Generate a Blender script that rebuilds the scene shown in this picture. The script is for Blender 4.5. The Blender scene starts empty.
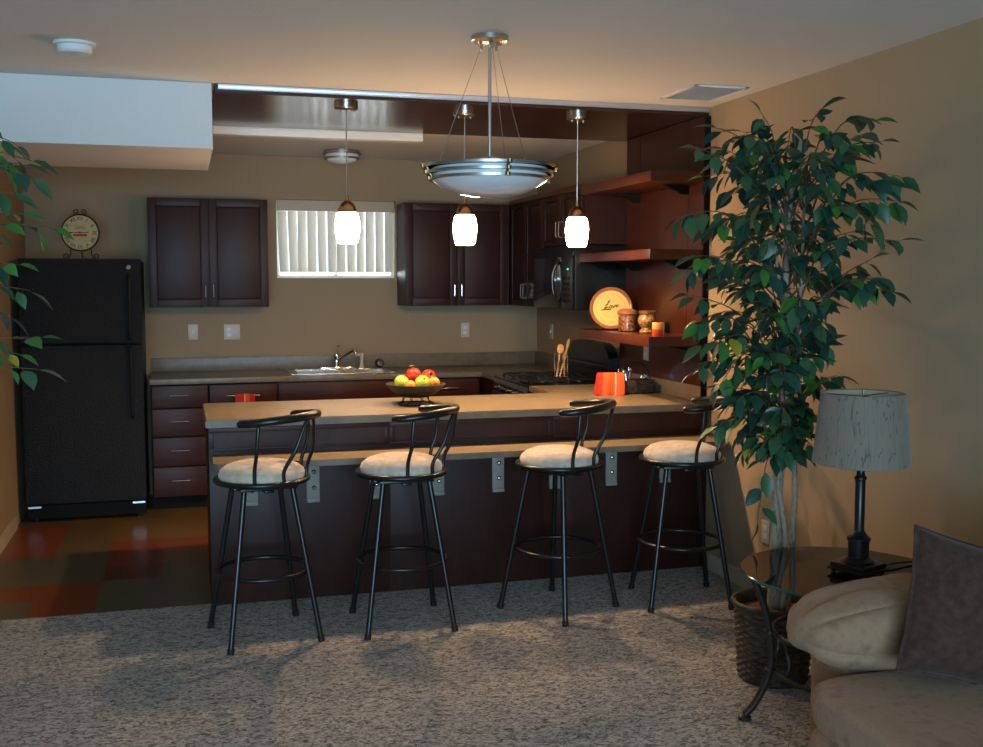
import bpy, bmesh, math, random
from mathutils import Vector, Matrix, noise
rnd = random.Random(7)
D = bpy.data
COL = bpy.context.scene.collection
PI = math.pi
XL, XR, YB, ZC = -1.064, 2.761, 8.263, 2.516

# ------------------------------------------------------------------ materials
def mat(name, col, rough=.6, metal=0.0, spec=.5, coat=0.0, emit=None, estr=0.0, trans=0.0, ior=1.45, sheen=0.0):
    m = D.materials.new(name); m.use_nodes = True
    b = m.node_tree.nodes['Principled BSDF']
    b.inputs['Base Color'].default_value = (*col, 1)
    b.inputs['Roughness'].default_value = rough
    b.inputs['Metallic'].default_value = metal
    b.inputs['Specular IOR Level'].default_value = spec
    b.inputs['Coat Weight'].default_value = coat
    b.inputs['Coat Roughness'].default_value = .15
    b.inputs['Transmission Weight'].default_value = trans
    b.inputs['IOR'].default_value = ior
    b.inputs['Sheen Weight'].default_value = sheen
    if emit:
        b.inputs['Emission Color'].default_value = (*emit, 1)
        b.inputs['Emission Strength'].default_value = estr
    return m
def nodes(m): return m.node_tree.nodes, m.node_tree.links, m.node_tree.nodes['Principled BSDF']
def noise_mix(m, cols, scale=(5, 5, 5), nscale=1.0, detail=6, pos=None, bump=0.0, dist=.002, coord='Object', distortion=0.0, rough=.55):
    """colour from stretched noise through a ramp, optional bump"""
    n, l, b = nodes(m)
    tc = n.new('ShaderNodeTexCoord'); mp = n.new('ShaderNodeMapping'); mp.inputs['Scale'].default_value = scale
    t = n.new('ShaderNodeTexNoise'); t.inputs['Scale'].default_value = nscale; t.inputs['Detail'].default_value = detail
    t.inputs['Distortion'].default_value = distortion; t.inputs['Roughness'].default_value = rough
    r = n.new('ShaderNodeValToRGB')
    l.new(tc.outputs[coord], mp.inputs[0]); l.new(mp.outputs[0], t.inputs['Vector']); l.new(t.outputs['Fac'], r.inputs[0])
    e = r.color_ramp.elements
    pos = pos or [i / (len(cols) - 1) for i in range(len(cols))]
    while len(e) < len(cols): e.new(.5)
    for i, c in enumerate(cols): e[i].position = pos[i]; e[i].color = (*c, 1)
    l.new(r.outputs[0], b.inputs['Base Color'])
    if bump:
        bp = n.new('ShaderNodeBump'); bp.inputs['Strength'].default_value = bump; bp.inputs['Distance'].default_value = dist
        l.new(t.outputs['Fac'], bp.inputs['Height']); l.new(bp.outputs[0], b.inputs['Normal'])
    return m
def bump_only(m, scale, strength, dist=.002, detail=3):
    n, l, b = nodes(m)
    tc = n.new('ShaderNodeTexCoord'); t = n.new('ShaderNodeTexNoise'); t.inputs['Scale'].default_value = scale; t.inputs['Detail'].default_value = detail
    bp = n.new('ShaderNodeBump'); bp.inputs['Strength'].default_value = strength; bp.inputs['Distance'].default_value = dist
    l.new(tc.outputs['Object'], t.inputs['Vector']); l.new(t.outputs['Fac'], bp.inputs['Height']); l.new(bp.outputs[0], b.inputs['Normal'])
    return m

M = {}
M['wall'] = bump_only(mat('tan_paint', (.36, .26, .16), .75, spec=.25), 130, .25)
M['ceil'] = bump_only(mat('ceiling_paint', (.72, .68, .63), .85, spec=.2), 90, .5, .003)
M['soffit'] = bump_only(mat('soffit_paint', (.74, .72, .69), .8, spec=.2), 90, .4, .003)
M['base'] = mat('baseboard_paint', (.50, .42, .31), .5)
M['white'] = mat('white_plastic', (.75, .74, .70), .4)
M['switch'] = mat('switch_plastic', (.55, .50, .42), .35)
M['black'] = mat('black_plastic', (.006, .006, .007), .28)
M['blackglass'] = mat('black_glass', (.004, .004, .005), .06, coat=.5)
M['iron'] = mat('black_metal', (.009, .009, .009), .30, metal=.0, spec=.55)
M['wrought'] = noise_mix(mat('wrought_iron', (.02, .016, .014), .45, metal=.3), [(.010, .008, .008), (.05, .035, .025)], nscale=30)
M['nickel'] = mat('brushed_nickel', (.55, .52, .47), .27, metal=1)
M['chrome'] = mat('chrome', (.8, .8, .8), .08, metal=1)
M['alum'] = mat('aluminium', (.66, .68, .72), .35, metal=.85)
M['brass'] = mat('aged_brass', (.45, .30, .15), .25, metal=1)
M['bracket'] = mat('grey_bracket_paint', (.27, .25, .21), .45)
M['steel'] = mat('stainless_steel', (.6, .58, .54), .25, metal=1)
M['toe'] = mat('toe_kick_and_gap_black', (.008, .006, .005), .75, spec=.2)  # toe kicks; also painted shade in cabinet gaps and door grooves
def wood(name, a, b, rough, scale=(2, 2, 14), coat=.25, spec=.5):
    return noise_mix(mat(name, a, rough, coat=coat, spec=spec), [a, b, a], scale=scale, nscale=2.2, detail=8, pos=[.3, .52, .75], distortion=.4)
M['cherry'] = wood('dark_cherry_upright', (.046, .0135, .0078), (.032, .0092, .0060), .42, (14, 14, 1.3), coat=.0, spec=.28)
M['cherryh'] = wood('dark_cherry_lengthwise', (.062, .016, .0085), (.040, .010, .0062), .42, (1.3, 14, 14), coat=.0, spec=.28)
M['panel'] = wood('cherry_bar_panel', (.046, .0132, .0080), (.030, .0085, .0058), .42, (9, 9, 1.2), coat=.0, spec=.30)
M['shelfwood'] = wood('red_cherry_shelf', (.085, .0215, .0085), (.060, .0145, .0065), .32, (14, 1.4, 14), coat=.05, spec=.4)
M['canopy'] = wood('canopy_cherry_gloss', (.046, .0165, .0105), (.033, .0115, .0080), .22, (1.2, 12, 12), coat=.3)
M['wallwood'] = wood('cherry_wall_panel', (.064, .0150, .0060), (.045, .0105, .0045), .30, (12, 12, 1.2), coat=.05, spec=.38)
M['laminate'] = noise_mix(mat('stone_laminate', (.2, .16, .11), .36, spec=.45), [(.150, .112, .070), (.195, .148, .096), (.170, .128, .081)], scale=(1, 1, 1), nscale=9, detail=9, pos=[.3, .5, .7], bump=.05)
M['lamback'] = noise_mix(mat('dark_laminate', (.14, .115, .08), .34, spec=.5), [(.13, .105, .072), (.19, .155, .108), (.145, .115, .08)], scale=(1, 1, 1), nscale=10, detail=9, pos=[.3, .5, .7])
M['fridge'] = bump_only(mat('fridge_black_textured', (.006, .008, .010), .42, spec=.4), 120, 1.0, .012, 4)
M['fridgehandle'] = mat('fridge_handle_black', (.008, .008, .009), .5, spec=.3)
M['cream'] = noise_mix(mat('cream_suede', (.62, .50, .38), .85, spec=.2, sheen=.3), [(.50, .40, .30), (.66, .55, .43)], nscale=7, detail=4, pos=[.35, .62])
M['sofa'] = noise_mix(mat('tan_microfibre', (.3, .24, .18), .9, spec=.1, sheen=.08), [(.205, .120, .070), (.285, .168, .100), (.245, .143, .084)], nscale=5, detail=5, pos=[.32, .5, .7], bump=.15, dist=.01)
M['pillow'] = noise_mix(mat('brown_suede', (.04, .03, .03), .85, spec=.1, sheen=.12), [(.042, .021, .014), (.068, .035, .025)], nscale=9, detail=5, pos=[.35, .65])
M['bark'] = noise_mix(mat('bark', (.2, .16, .12), .8), [(.11, .075, .045), (.30, .24, .18), (.20, .15, .10)], scale=(1, 1, .35), nscale=40, detail=6, pos=[.35, .5, .7], bump=.6, dist=.004)
M['twig'] = mat('twig', (.09, .055, .03), .7)
M['leafA'] = mat('leaf_dark', (.014, .052, .036), .38, spec=.45)
M['leafB'] = mat('leaf_mid', (.034, .092, .040), .40, spec=.45)
M['leafC'] = mat('leaf_bright', (.045, .15, .025), .42, spec=.4)
M['leafD'] = mat('leaf_yellow', (.30, .25, .03), .45, spec=.4)
M['moss'] = noise_mix(mat('bark_chips', (.2, .09, .04), .9), [(.03, .014, .008), (.24, .10, .035), (.09, .04, .016)], nscale=60, detail=3, pos=[.3, .55, .75], bump=1, dist=.01)
M['wicker'] = noise_mix(mat('dark_wicker', (.03, .02, .015), .6), [(.016, .010, .007), (.085, .052, .028)], scale=(1, 1, 5), nscale=22, detail=3, pos=[.35, .65], bump=.8, dist=.004)
M['shade'] = mat('grey_linen_shade', (.25, .22, .19), .85, sheen=.2)
def shademat():
    n, l, b = nodes(M['shade']); tc = n.new('ShaderNodeTexCoord'); mp = n.new('ShaderNodeMapping'); mp.inputs['Scale'].default_value = (3.4, 3.4, .30)
    t = n.new('ShaderNodeTexNoise'); t.inputs['Scale'].default_value = 18; t.inputs['Detail'].default_value = 1; t.inputs['Distortion'].default_value = .35
    su = n.new('ShaderNodeMath'); su.operation = 'SUBTRACT'; su.inputs[1].default_value = .5
    ab = n.new('ShaderNodeMath'); ab.operation = 'ABSOLUTE'; r = n.new('ShaderNodeValToRGB'); e = r.color_ramp.elements
    e[0].position = .0; e[0].color = (.070, .058, .045, 1); e[1].position = .022; e[1].color = (.190, .150, .112, 1)
    l.new(tc.outputs['Object'], mp.inputs[0]); l.new(mp.outputs[0], t.inputs['Vector']); l.new(t.outputs['Fac'], su.inputs[0]); l.new(su.outputs[0], ab.inputs[0]); l.new(ab.outputs[0], r.inputs[0]); l.new(r.outputs[0], b.inputs['Base Color'])
shademat()
M['shadein'] = mat('shade_lining', (.55, .48, .38), .8)
M['opal'] = mat('opal_glass', (.78, .79, .82), .22, coat=.3)
M['glow'] = mat('lit_pendant_glass', (.9, .85, .75), .3, emit=(1, .69, .41), estr=62)
M['orange'] = mat('orange_cloth', (.62, .085, .010), .8)
M['red'] = mat('red_cloth', (.48, .022, .010), .8)
M['stripe'] = mat('pale_stripe_cloth', (.75, .45, .35), .8)
M['woodspoon'] = mat('pale_wood', (.60, .32, .10), .55)
M['platerim'] = mat('terracotta_rim', (.28, .105, .04), .3, coat=.4)
M['plateyel'] = mat('plate_yellow', (.62, .43, .10), .4)
M['ink'] = mat('dark_ink', (.05, .015, .01), .6)
M['canister'] = noise_mix(mat('brown_glaze', (.16, .05, .02), .18, coat=.5), [(.09, .028, .012), (.30, .13, .05)], nscale=14, pos=[.4, .62])
M['clay'] = mat('clay_lid', (.33, .12, .05), .35, coat=.3)
M['amber'] = noise_mix(mat('amber_glaze', (.35, .18, .05), .12, coat=.6), [(.13, .05, .015), (.42, .24, .08)], nscale=22, pos=[.42, .6])
M['candleR'] = mat('red_wax', (.50, .04, .012), .5)
M['candleO'] = mat('orange_wax', (.70, .28, .06), .5)
M['candleS'] = mat('pale_band', (.45, .35, .42), .4)
M['clockface'] = noise_mix(mat('clock_paper', (.55, .49, .26), .5), [(.47, .37, .15), (.57, .47, .23)], nscale=12, pos=[.4, .6])
M['appleG'] = noise_mix(mat('green_apple', (.4, .45, .05), .25, coat=.3), [(.30, .38, .03), (.50, .50, .07)], nscale=8, pos=[.35, .65])
M['appleR'] = noise_mix(mat('red_apple', (.5, .02, .01), .2, coat=.4), [(.40, .010, .008), (.55, .045, .015)], nscale=9, pos=[.35, .65])
M['orangef'] = noise_mix(mat('orange_fruit', (.75, .22, .02), .35), [(.70, .16, .015), (.80, .32, .04)], nscale=9, pos=[.35, .65])
M['calyx'] = mat('dried_stem', (.12, .06, .02), .8)
M['bowl'] = noise_mix(mat('dark_woven_bowl', (.03, .022, .012), .55), [(.012, .009, .006), (.05, .035, .018)], scale=(1, 1, 3), nscale=45, detail=2, pos=[.4, .6], bump=.7, dist=.003)
M['cord'] = mat('dark_cord', (.01, .008, .007), .5)
M['ball'] = mat('dark_glass_jar', (.06, .055, .05), .1, coat=.6)
M['vent'] = mat('vent_grey', (.62, .62, .62), .5)
M['vane'] = mat('blind_vane', (.80, .77, .72), .6)
M['rubber'] = mat('rubber', (.008, .008, .008), .7)
def glassmat():
    m = D.materials.new('clear_glass'); m.use_nodes = True; n, l = m.node_tree.nodes, m.node_tree.links
    n.clear(); o = n.new('ShaderNodeOutputMaterial'); mx = n.new('ShaderNodeMixShader')
    t = n.new('ShaderNodeBsdfTransparent'); g = n.new('ShaderNodeBsdfGlossy'); f = n.new('ShaderNodeFresnel')
    t.inputs[0].default_value = (.93, .97, .95, 1); g.inputs['Roughness'].default_value = .02; f.inputs[0].default_value = 1.45
    l.new(f.outputs[0], mx.inputs[0]); l.new(t.outputs[0], mx.inputs[1]); l.new(g.outputs[0], mx.inputs[2]); l.new(mx.outputs[0], o.inputs[0])
    return m
M['glass'] = glassmat()
M['glassedge'] = mat('glass_edge_green', (.02, .10, .07), .1, coat=.5)
# translucent vanes
def vanemat():
    m = M['vane']; n, l, b = nodes(m); o = [x for x in n if x.type == 'OUTPUT_MATERIAL'][0]
    t = n.new('ShaderNodeBsdfTranslucent'); t.inputs[0].default_value = (.80, .74, .66, 1)
    mx = n.new('ShaderNodeMixShader'); mx.inputs[0].default_value = .22
    l.new(b.outputs[0], mx.inputs[1]); l.new(t.outputs[0], mx.inputs[2]); l.new(mx.outputs[0], o.inputs[0])
vanemat()
def carpetmat():
    m = mat('grey_berber_carpet', (.3, .27, .23), .95, spec=.1, sheen=.2); n, l, b = nodes(m)
    tc = n.new('ShaderNodeTexCoord'); mp = n.new('ShaderNodeMapping'); mp.inputs['Scale'].default_value = (34, 62, 1); mp.inputs['Rotation'].default_value = (0, 0, .35)
    t = n.new('ShaderNodeTexNoise'); t.inputs['Scale'].default_value = 1; t.inputs['Detail'].default_value = 5; t.inputs['Distortion'].default_value = 1.6; t.inputs['Roughness'].default_value = .62
    r = n.new('ShaderNodeValToRGB'); e = r.color_ramp.elements
    for k in range(2): e.new(.5)
    for i, (p, c) in enumerate([(.38, (.036, .034, .033)), (.45, (.145, .134, .120)), (.53, (.345, .310, .27)), (.64, (.46, .415, .355))]): e[i].position = p; e[i].color = (*c, 1)
    l.new(tc.outputs['Object'], mp.inputs[0]); l.new(mp.outputs[0], t.inputs['Vector']); l.new(t.outputs['Fac'], r.inputs[0]); l.new(r.outputs[0], b.inputs['Base Color'])
    bp = n.new('ShaderNodeBump'); bp.inputs['Strength'].default_value = .8; bp.inputs['Distance'].default_value = .008
    l.new(t.outputs['Fac'], bp.inputs['Height']); l.new(bp.outputs[0], b.inputs['Normal'])
    return m
M['carpet'] = carpetmat()
for nm, c in dict(tile_gold=(.170, .098, .026), tile_rust=(.185, .045, .014), tile_green=(.098, .088, .048), tile_brown=(.125, .078, .029), tile_dkred=(.115, .036, .018)).items():
    M[nm] = noise_mix(mat(nm, c, .30, spec=.4, coat=.1), [tuple(x * .85 for x in c), tuple(x * 1.15 for x in c)], nscale=25, pos=[.35, .65])

# ------------------------------------------------------------------ mesh builder
class MB:
    def __init__(s): s.v = []; s.f = []; s.m = []; s.mats = []
    def mi(s, m):
        if m not in s.mats: s.mats.append(m)
        return s.mats.index(m)
    def add(s, vs, fs, m):
        o = len(s.v); i = s.mi(m); s.v += [Vector(v) for v in vs]
        for f in fs: s.f.append([o + k for k in f]); s.m.append(i)
        return o
    def box(s, x0, x1, y0, y1, z0, z1, m, bev=0.0):
        if bev <= 0:
            vs = [(x, y, z) for z in (z0, z1) for y in (y0, y1) for x in (x0, x1)]
            s.add(vs, [(0, 2, 3, 1), (4, 5, 7, 6), (0, 1, 5, 4), (2, 6, 7, 3), (0, 4, 6, 2), (1, 3, 7, 5)], m); return s
        bm = bmesh.new(); bmesh.ops.create_cube(bm, size=1)
        for v in bm.verts: v.co = Vector(((x0 + x1) / 2 + v.co.x * (x1 - x0), (y0 + y1) / 2 + v.co.y * (y1 - y0), (z0 + z1) / 2 + v.co.z * (z1 - z0)))
        bmesh.ops.bevel(bm, geom=list(bm.edges), offset=bev, segments=2, affect='EDGES', profile=.6)
        bm.verts.index_update()
        s.add([v.co.copy() for v in bm.verts], [[v.index for v in f.verts] for f in bm.faces], m); bm.free(); return s
    def tube(s, pts, r, m, n=10, closed=False, caps=True, flat=1.0):
        pts = [Vector(p) for p in pts]; N = len(pts); R = r if isinstance(r, (list, tuple)) else [r] * N
        t0 = (pts[1] - pts[0]).normalized(); up = Vector((0, 0, 1)) if abs(t0.z) < .9 else Vector((1, 0, 0))
        a = t0.cross(up).normalized(); vs = []; prev = t0
        for i, p in enumerate(pts):
            if closed: t = (pts[(i + 1) % N] - pts[i - 1]).normalized()
            elif i == 0: t = t0
            elif i == N - 1: t = (pts[-1] - pts[-2]).normalized()
            else: t = (pts[i + 1] - pts[i - 1]).normalized()
            a = (a - t * a.dot(t)); a = a.normalized() if a.length > 1e-6 else t.orthogonal().normalized()
            b = t.cross(a)
            for k in range(n):
                th = 2 * PI * k / n; vs.append(p + (a * math.cos(th) + b * math.sin(th) * flat) * R[i])
        fs = []
        for i in range(N if closed else N - 1):
            j = (i + 1) % N
            for k in range(n): k2 = (k + 1) % n; fs.append((i * n + k, i * n + k2, j * n + k2, j * n + k))
        if caps and not closed: fs.append(tuple(range(n - 1, -1, -1))); fs.append(tuple((N - 1) * n + k for k in range(n)))
        s.add(vs, fs, m); return s
    def lathe(s, prof, m, c=(0, 0, 0), n=32, axis='z', sx=1, sy=1):
        vs = []; fs = []; P = len(prof)
        for k in range(n):
            th = 2 * PI * k / n
            for r, z in prof:
                x, y = r * math.cos(th) * sx, r * math.sin(th) * sy
                q = (x, y, z) if axis == 'z' else ((x, z, y) if axis == 'y' else (z, x, y))
                vs.append(Vector(c) + Vector(q))
        for k in range(n):
            k2 = (k + 1) % n
            for i in range(P - 1): fs.append((k * P + i, k2 * P + i, k2 * P + i + 1, k * P + i + 1))
        if prof[0][0] > 1e-5: fs.append(tuple(k * P for k in range(n - 1, -1, -1)))
        if prof[-1][0] > 1e-5: fs.append(tuple(k * P + P - 1 for k in range(n)))
        s.add(vs, fs, m); return s
    def prism(s, poly, axis, a, b, m):
        n = len(poly); vs = []
        for d in (a, b):
            for u, w in poly: vs.append({'x': (d, u, w), 'y': (u, d, w), 'z': (u, w, d)}[axis])
        s.add(vs, [tuple(range(n - 1, -1, -1)), tuple(range(n, 2 * n))] + [(i, (i + 1) % n, n + (i + 1) % n, n + i) for i in range(n)], m); return s
    def puff(s, c, size, m, e=.35, n=16, wr=0.0, seed=0, ws=6):
        """rounded cushion: subdivided cube pushed to a superellipsoid"""
        vs = []; fs = []; idx = {}
        def key(p): return tuple(round(q, 5) for q in p)
        p_ = 2 / e
        for ax in range(3):
            for sg in (-1, 1):
                g = []
                for i in range(n + 1):
                    row = []
                    for j in range(n + 1):
                        u, w = math.sin((2 * i / n - 1) * PI / 2 * .98) / math.sin(PI / 2 * .98), math.sin((2 * j / n - 1) * PI / 2 * .98) / math.sin(PI / 2 * .98)
                        q = [0, 0, 0]; q[ax] = sg; q[(ax + 1) % 3] = u; q[(ax + 2) % 3] = w
                        k = key(q)
                        if k not in idx:
                            l = sum(abs(t) ** p_ for t in q) ** (1 / p_)
                            d = Vector(q) / l
                            P = Vector((d.x * size[0] / 2, d.y * size[1] / 2, d.z * size[2] / 2))
                            if wr:
                                nn = noise.noise(Vector(P) * ws + Vector((seed, seed, 0))) + .5 * noise.noise(Vector(P) * ws * 2.3)
                                P += P.normalized() * nn * wr
                            idx[k] = len(vs); vs.append(Vector(c) + P)
                        row.append(idx[k])
                    g.append(row)
                for i in range(n):
                    for j in range(n):
                        f = (g[i][j], g[i + 1][j], g[i + 1][j + 1], g[i][j + 1])
                        fs.append(f if sg > 0 else f[::-1])
        s.add(vs, fs, m); return s
    def xf(s, mtx, start=0):
        for i in range(start, len(s.v)): s.v[i] = mtx @ s.v[i]
        return s
    def build(s, name, parent=None, smooth=False, loc=(0, 0, 0), angle=40):
        me = D.meshes.new(name); L = Vector(loc)
        me.from_pydata([v - L for v in s.v], [], s.f)
        for m in s.mats: me.materials.append(m)
        for i, p in enumerate(me.polygons): p.material_index = s.m[i]; p.use_smooth = smooth
        bm = bmesh.new(); bm.from_mesh(me); bmesh.ops.recalc_face_normals(bm, faces=bm.faces)
        if smooth:
            for e in bm.edges:
                if len(e.link_faces) == 2 and e.calc_face_angle(0) > math.radians(angle): e.smooth = False
        bm.to_mesh(me); bm.free()
        o = D.objects.new(name, me); COL.objects.link(o); o.location = L
        if parent is not None: o.parent = parent
        return o

def tag(o, label=None, cat=None, group=None, kind=None):
    for k, v in (('label', label), ('category', cat), ('group', group), ('kind', kind)):
        if v: o[k] = v
    return o
def thing(name, label, cat, loc=(0, 0, 0), rz=0, group=None):
    o = D.objects.new(name, None); COL.objects.link(o); o.location = loc; o.rotation_euler = (0, 0, rz); o.empty_display_size = .1
    return tag(o, label, cat, group)
def struct(o, label=None): o['kind'] = 'structure'; return tag(o, label) if label else o
def box(name, x0, x1, y0, y1, z0, z1, m, parent=None, bev=0.0):
    c = ((x0 + x1) / 2, (y0 + y1) / 2, z0) if parent is None else (0, 0, 0)
    return MB().box(x0, x1, y0, y1, z0, z1, m, bev).build(name, parent, smooth=bev > 0, loc=c)
def rebase(root, base):
    """put the thing's Empty at its base while its parts (built in world space) stay where they are"""
    root.location = base
    for ch in root.children: ch.location = ch.location - Vector(base)
def copy_tree(o, parent=None):
    c = o.copy(); COL.objects.link(c)
    if parent is not None: c.parent = parent
    for ch in list(o.children): copy_tree(ch, c)
    return c
def circ(c, r, n=32, z=0, a0=0, a1=2 * PI, close=True):
    return [(c[0] + r * math.cos(a0 + (a1 - a0) * i / (n if close else n - 1)), c[1] + r * math.sin(a0 + (a1 - a0) * i / (n if close else n - 1)), z) for i in range(n)]
def smoothp(pts, k=6):
    """catmull-rom"""
    P = [Vector(p) for p in pts]; out = []
    for i in range(len(P) - 1):
        p0 = P[max(i - 1, 0)]; p1 = P[i]; p2 = P[i + 1]; p3 = P[min(i + 2, len(P) - 1)]
        for j in range(k):
            t = j / k; out.append(.5 * ((2 * p1) + (p2 - p0) * t + (2 * p0 - 5 * p1 + 4 * p2 - p3) * t * t + (3 * p1 - p0 - 3 * p2 + p3) * t ** 3))
    out.append(P[-1]); return out

# ------------------------------------------------------------------ the setting
YF = -2.6; XLL = -2.7; YJ = 5.336
b = MB()
b.box(XLL, XR, YF, 5.335, -.05, 0, M['carpet']); struct(b.build('floor'), 'speckled grey carpet')
# kitchen floor tiles
b = MB(); b.box(XL, XR, 5.335, YB, -.05, -.003, M['toe'])
R_, G_, O_, B_, K_ = 'tile_rust', 'tile_green', 'tile_gold', 'tile_brown', 'tile_dkred'
ys = [5.335, 5.605, 5.905, 6.205, 6.505, 6.805, 7.105, 7.405, 7.705, 8.005, YB]
grid = {0: [G_, R_, G_, G_, R_, R_, R_, G_, O_, O_], 1: [R_, R_, G_, G_, B_, B_, B_, O_, O_, O_], 2: [G_, G_, K_, R_, R_, O_, O_, B_, R_, O_], 3: [G_, G_, G_, O_, R_, O_, O_, O_, O_, B_]}
xs = [XL, -.745, -.445, -.148, .152]
while xs[-1] < XR - .05: xs.append(min(xs[-1] + .3, XR))
for i in range(len(xs) - 1):
    for j in range(len(ys) - 1):
        t = grid[i][j] if i in grid else rnd.choice([R_, G_, O_, B_])
        b.box(xs[i], xs[i + 1], ys[j], ys[j + 1], -.003, 0, M[t])
struct(b.build('floor_kitchen'), 'rust, olive and gold square tiles')
b = MB(); b.box(XLL - .1, XR + .1, YF - .1, YB + .1, ZC, ZC + .1, M['ceil']); struct(b.build('ceiling'))
struct(box('wall_right', XR, XR + .1, YF, YB, 0, ZC, M['wall']))
struct(box('wall_left', XL - .1, XL, YJ, YB, 0, ZC, M['wall']))
b = MB(); b.box(XLL - .1, XLL, YF, YJ + .1, 0, ZC, M['wall']); b.box(XLL, XL - .1, YJ, YJ + .1, 0, ZC, M['wall']); struct(b.build('wall_living'))
WX0, WX1, WZ0, WZ1 = .692, 1.602, 1.606, 2.197
b = MB()
b.box(XL, WX0, YB, YB + .14, 0, ZC, M['wall']); b.box(WX1, XR, YB, YB + .14, 0, ZC, M['wall'])
b.box(WX0, WX1, YB, YB + .14, 0, WZ0, M['wall']); b.box(WX0, WX1, YB, YB + .14, WZ1, ZC, M['wall'])
struct(b.build('wall_back'))
FX0, FX1, FZ0, FZ1 = -2.2, 1.3, .35, 2.25
b = MB()
b.box(XLL, FX0, YF - .12, YF, 0, ZC, M['wall']); b.box(FX1, XR, YF - .12, YF, 0, ZC, M['wall'])
b.box(FX0, FX1, YF - .12, YF, 0, FZ0, M['wall']); b.box(FX0, FX1, YF - .12, YF, FZ1, ZC, M['wall'])
struct(b.build('wall_front'))
# soffit
struct(box('trim_soffit', XL, .155, YJ, 6.39, 2.21, ZC - .001, M['soffit']), 'boxed ceiling soffit above the refrigerator side')
b = MB(); b.box(XL, XL + .012, YJ, 7.35, 0, .085, M['base']); struct(b.build('baseboard_left'))
b = MB(); b.box(XR - .014, XR, YF, 5.285, 0, .09, M['base']); struct(b.build('baseboard_right'))

def window(name, x0, x1, z0, z1, yy, n, depth=.05):
    w = D.objects.new(name, None); COL.objects.link(w); struct(w)
    fr = MB(); t = .022
    fr.box(x0, x0 + t, yy - depth / 2, yy + depth / 2, z0, z1, M['white']); fr.box(x1 - t, x1, yy - depth / 2, yy + depth / 2, z0, z1, M['white'])
    fr.box(x0 + t, x1 - t, yy - depth / 2, yy + depth / 2, z0, z0 + t, M['white']); fr.box(x0 + t, x1 - t, yy - depth / 2, yy + depth / 2, z1 - t, z1, M['white'])
    for k in range(1, n): xx = x0 + (x1 - x0) * k / n; fr.box(xx - t / 2, xx + t / 2, yy - depth / 2, yy + depth / 2, z0 + t, z1 - t, M['white'])
    fr.build('window_frame', w); MB().box(x0 + t, x1 - t, yy - .003, yy + .003, z0 + t, z1 - t, M['glass']).build('pane', w)
    rebase(w, ((x0 + x1) / 2, yy, z0)); return w
window('window_1', WX0, WX1, WZ0, WZ1, YB + .115, 2)
window('window_2', FX0, FX1, FZ0, FZ1, YF - .08, 3)

# vertical blind
t = thing('vertical_blind', 'white vertical slat blind hanging in the bright kitchen window', 'blind')
MB().box(WX0 + .008, WX1 - .008, YB + .004, YB + .055, WZ1 - .085, WZ1 - .004, M['base'], .004).build('headrail', t, True)
nv = 12
for k in range(nv):
    cx = WX0 + .045 + (WX1 - WX0 - .09) * k / (nv - 1); a = math.radians(28 + rnd.uniform(-5, 5)); w = .040
    v = MB(); pts = []
    for i in range(5):
        u = (i / 4 - .5) * 2; pts.append((cx + u * w * math.cos(a) - .004 * (1 - u * u) * math.sin(a), YB + .038 + u * w * math.sin(a) * .62 + .006 * (1 - u * u)))
    lean = rnd.uniform(-.004, .004) if k > 1 else .012
    vs = [(x, y, WZ1 - .086) for x, y in pts] + [(x + lean, y, WZ0 + .045) for x, y in pts] + [(x, y + .0015, WZ1 - .086) for x, y in pts] + [(x + lean, y + .0015, WZ0 + .045) for x, y in pts]
    fs = []
    for i in range(4): fs += [(i, i + 1, 6 + i, 5 + i), (10 + i, 15 + i, 16 + i, 11 + i), (i, 10 + i, 11 + i, i + 1), (5 + i, 6 + i, 16 + i, 15 + i)]
    fs += [(0, 5, 15, 10), (4, 14, 19, 9)]
    v.add(vs, fs, M['vane']); v.build('vane', t, True)
rebase(t, ((WX0 + WX1) / 2, YB + .03, WZ1 - .004))

# ------------------------------------------------------------------ refrigerator
t = thing('refrigerator', 'tall black textured top-freezer refrigerator against the left wall', 'refrigerator')
fx0, fx1, fy = -1.012, -.262, 7.44
MB().box(fx0 + .005, fx1 - .005, fy + .075, 8.20, .03, 1.723, M['fridge'], .008).build('body', t, True)
def fdoor(name, z0, z1, hz0, hz1):
    d = MB().box(fx0, fx1, fy, fy + .065, z0, z1, M['fridge'], .012).build(name, t, True)
    h = MB(); h.tube(smoothp([(fx1 - .075, fy - .002, hz0), (fx1 - .075, fy - .028, hz0 + .03), (fx1 - .075, fy - .030, (hz0 + hz1) / 2), (fx1 - .075, fy - .028, hz1 - .03), (fx1 - .075, fy - .002, hz1)], 5), .011, M['fridgehandle'], 8)
    h.build('handle', d, True); return d
d = fdoor('freezer_door', 1.178, 1.728, 1.20, 1.62)
MB().lathe([(0, -.003), (.013, -.003), (.015, 0), (0, 0)], M['bracket'], (fx1 - .075, fy - .001, 1.672), 20, 'y').build('badge', d, True)
fdoor('fridge_door', .125, 1.165, .68, 1.15)
g = MB().box(fx0 + .01, fx1 - .01, fy + .03, fy + .07, .03, .115, M['toe'])
for k in range(5): g.box(fx0 + .03, fx1 - .03, fy + .024, fy + .03, .042 + k * .014, .048 + k * .014, M['toe'])
g.build('kick_grille', t)
for x in (fx0 + .05, fx1 - .05):
    f = MB().box(x - .04, x + .04, fy + .015, fy + .07, .10, .112, M['alum']); f.build('hinge', t)
    MB().lathe([(0, 0), (.02, 0), (.02, .03), (0, .03)], M['rubber'], (x, fy + .1, 0), 12).build('foot', t)
    MB().lathe([(0, 0), (.02, 0), (.02, .03), (0, .03)], M['rubber'], (x, 8.1, 0), 12).build('foot', t)
rebase(t, ((fx0 + fx1) / 2, 7.8, 0))

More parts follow.
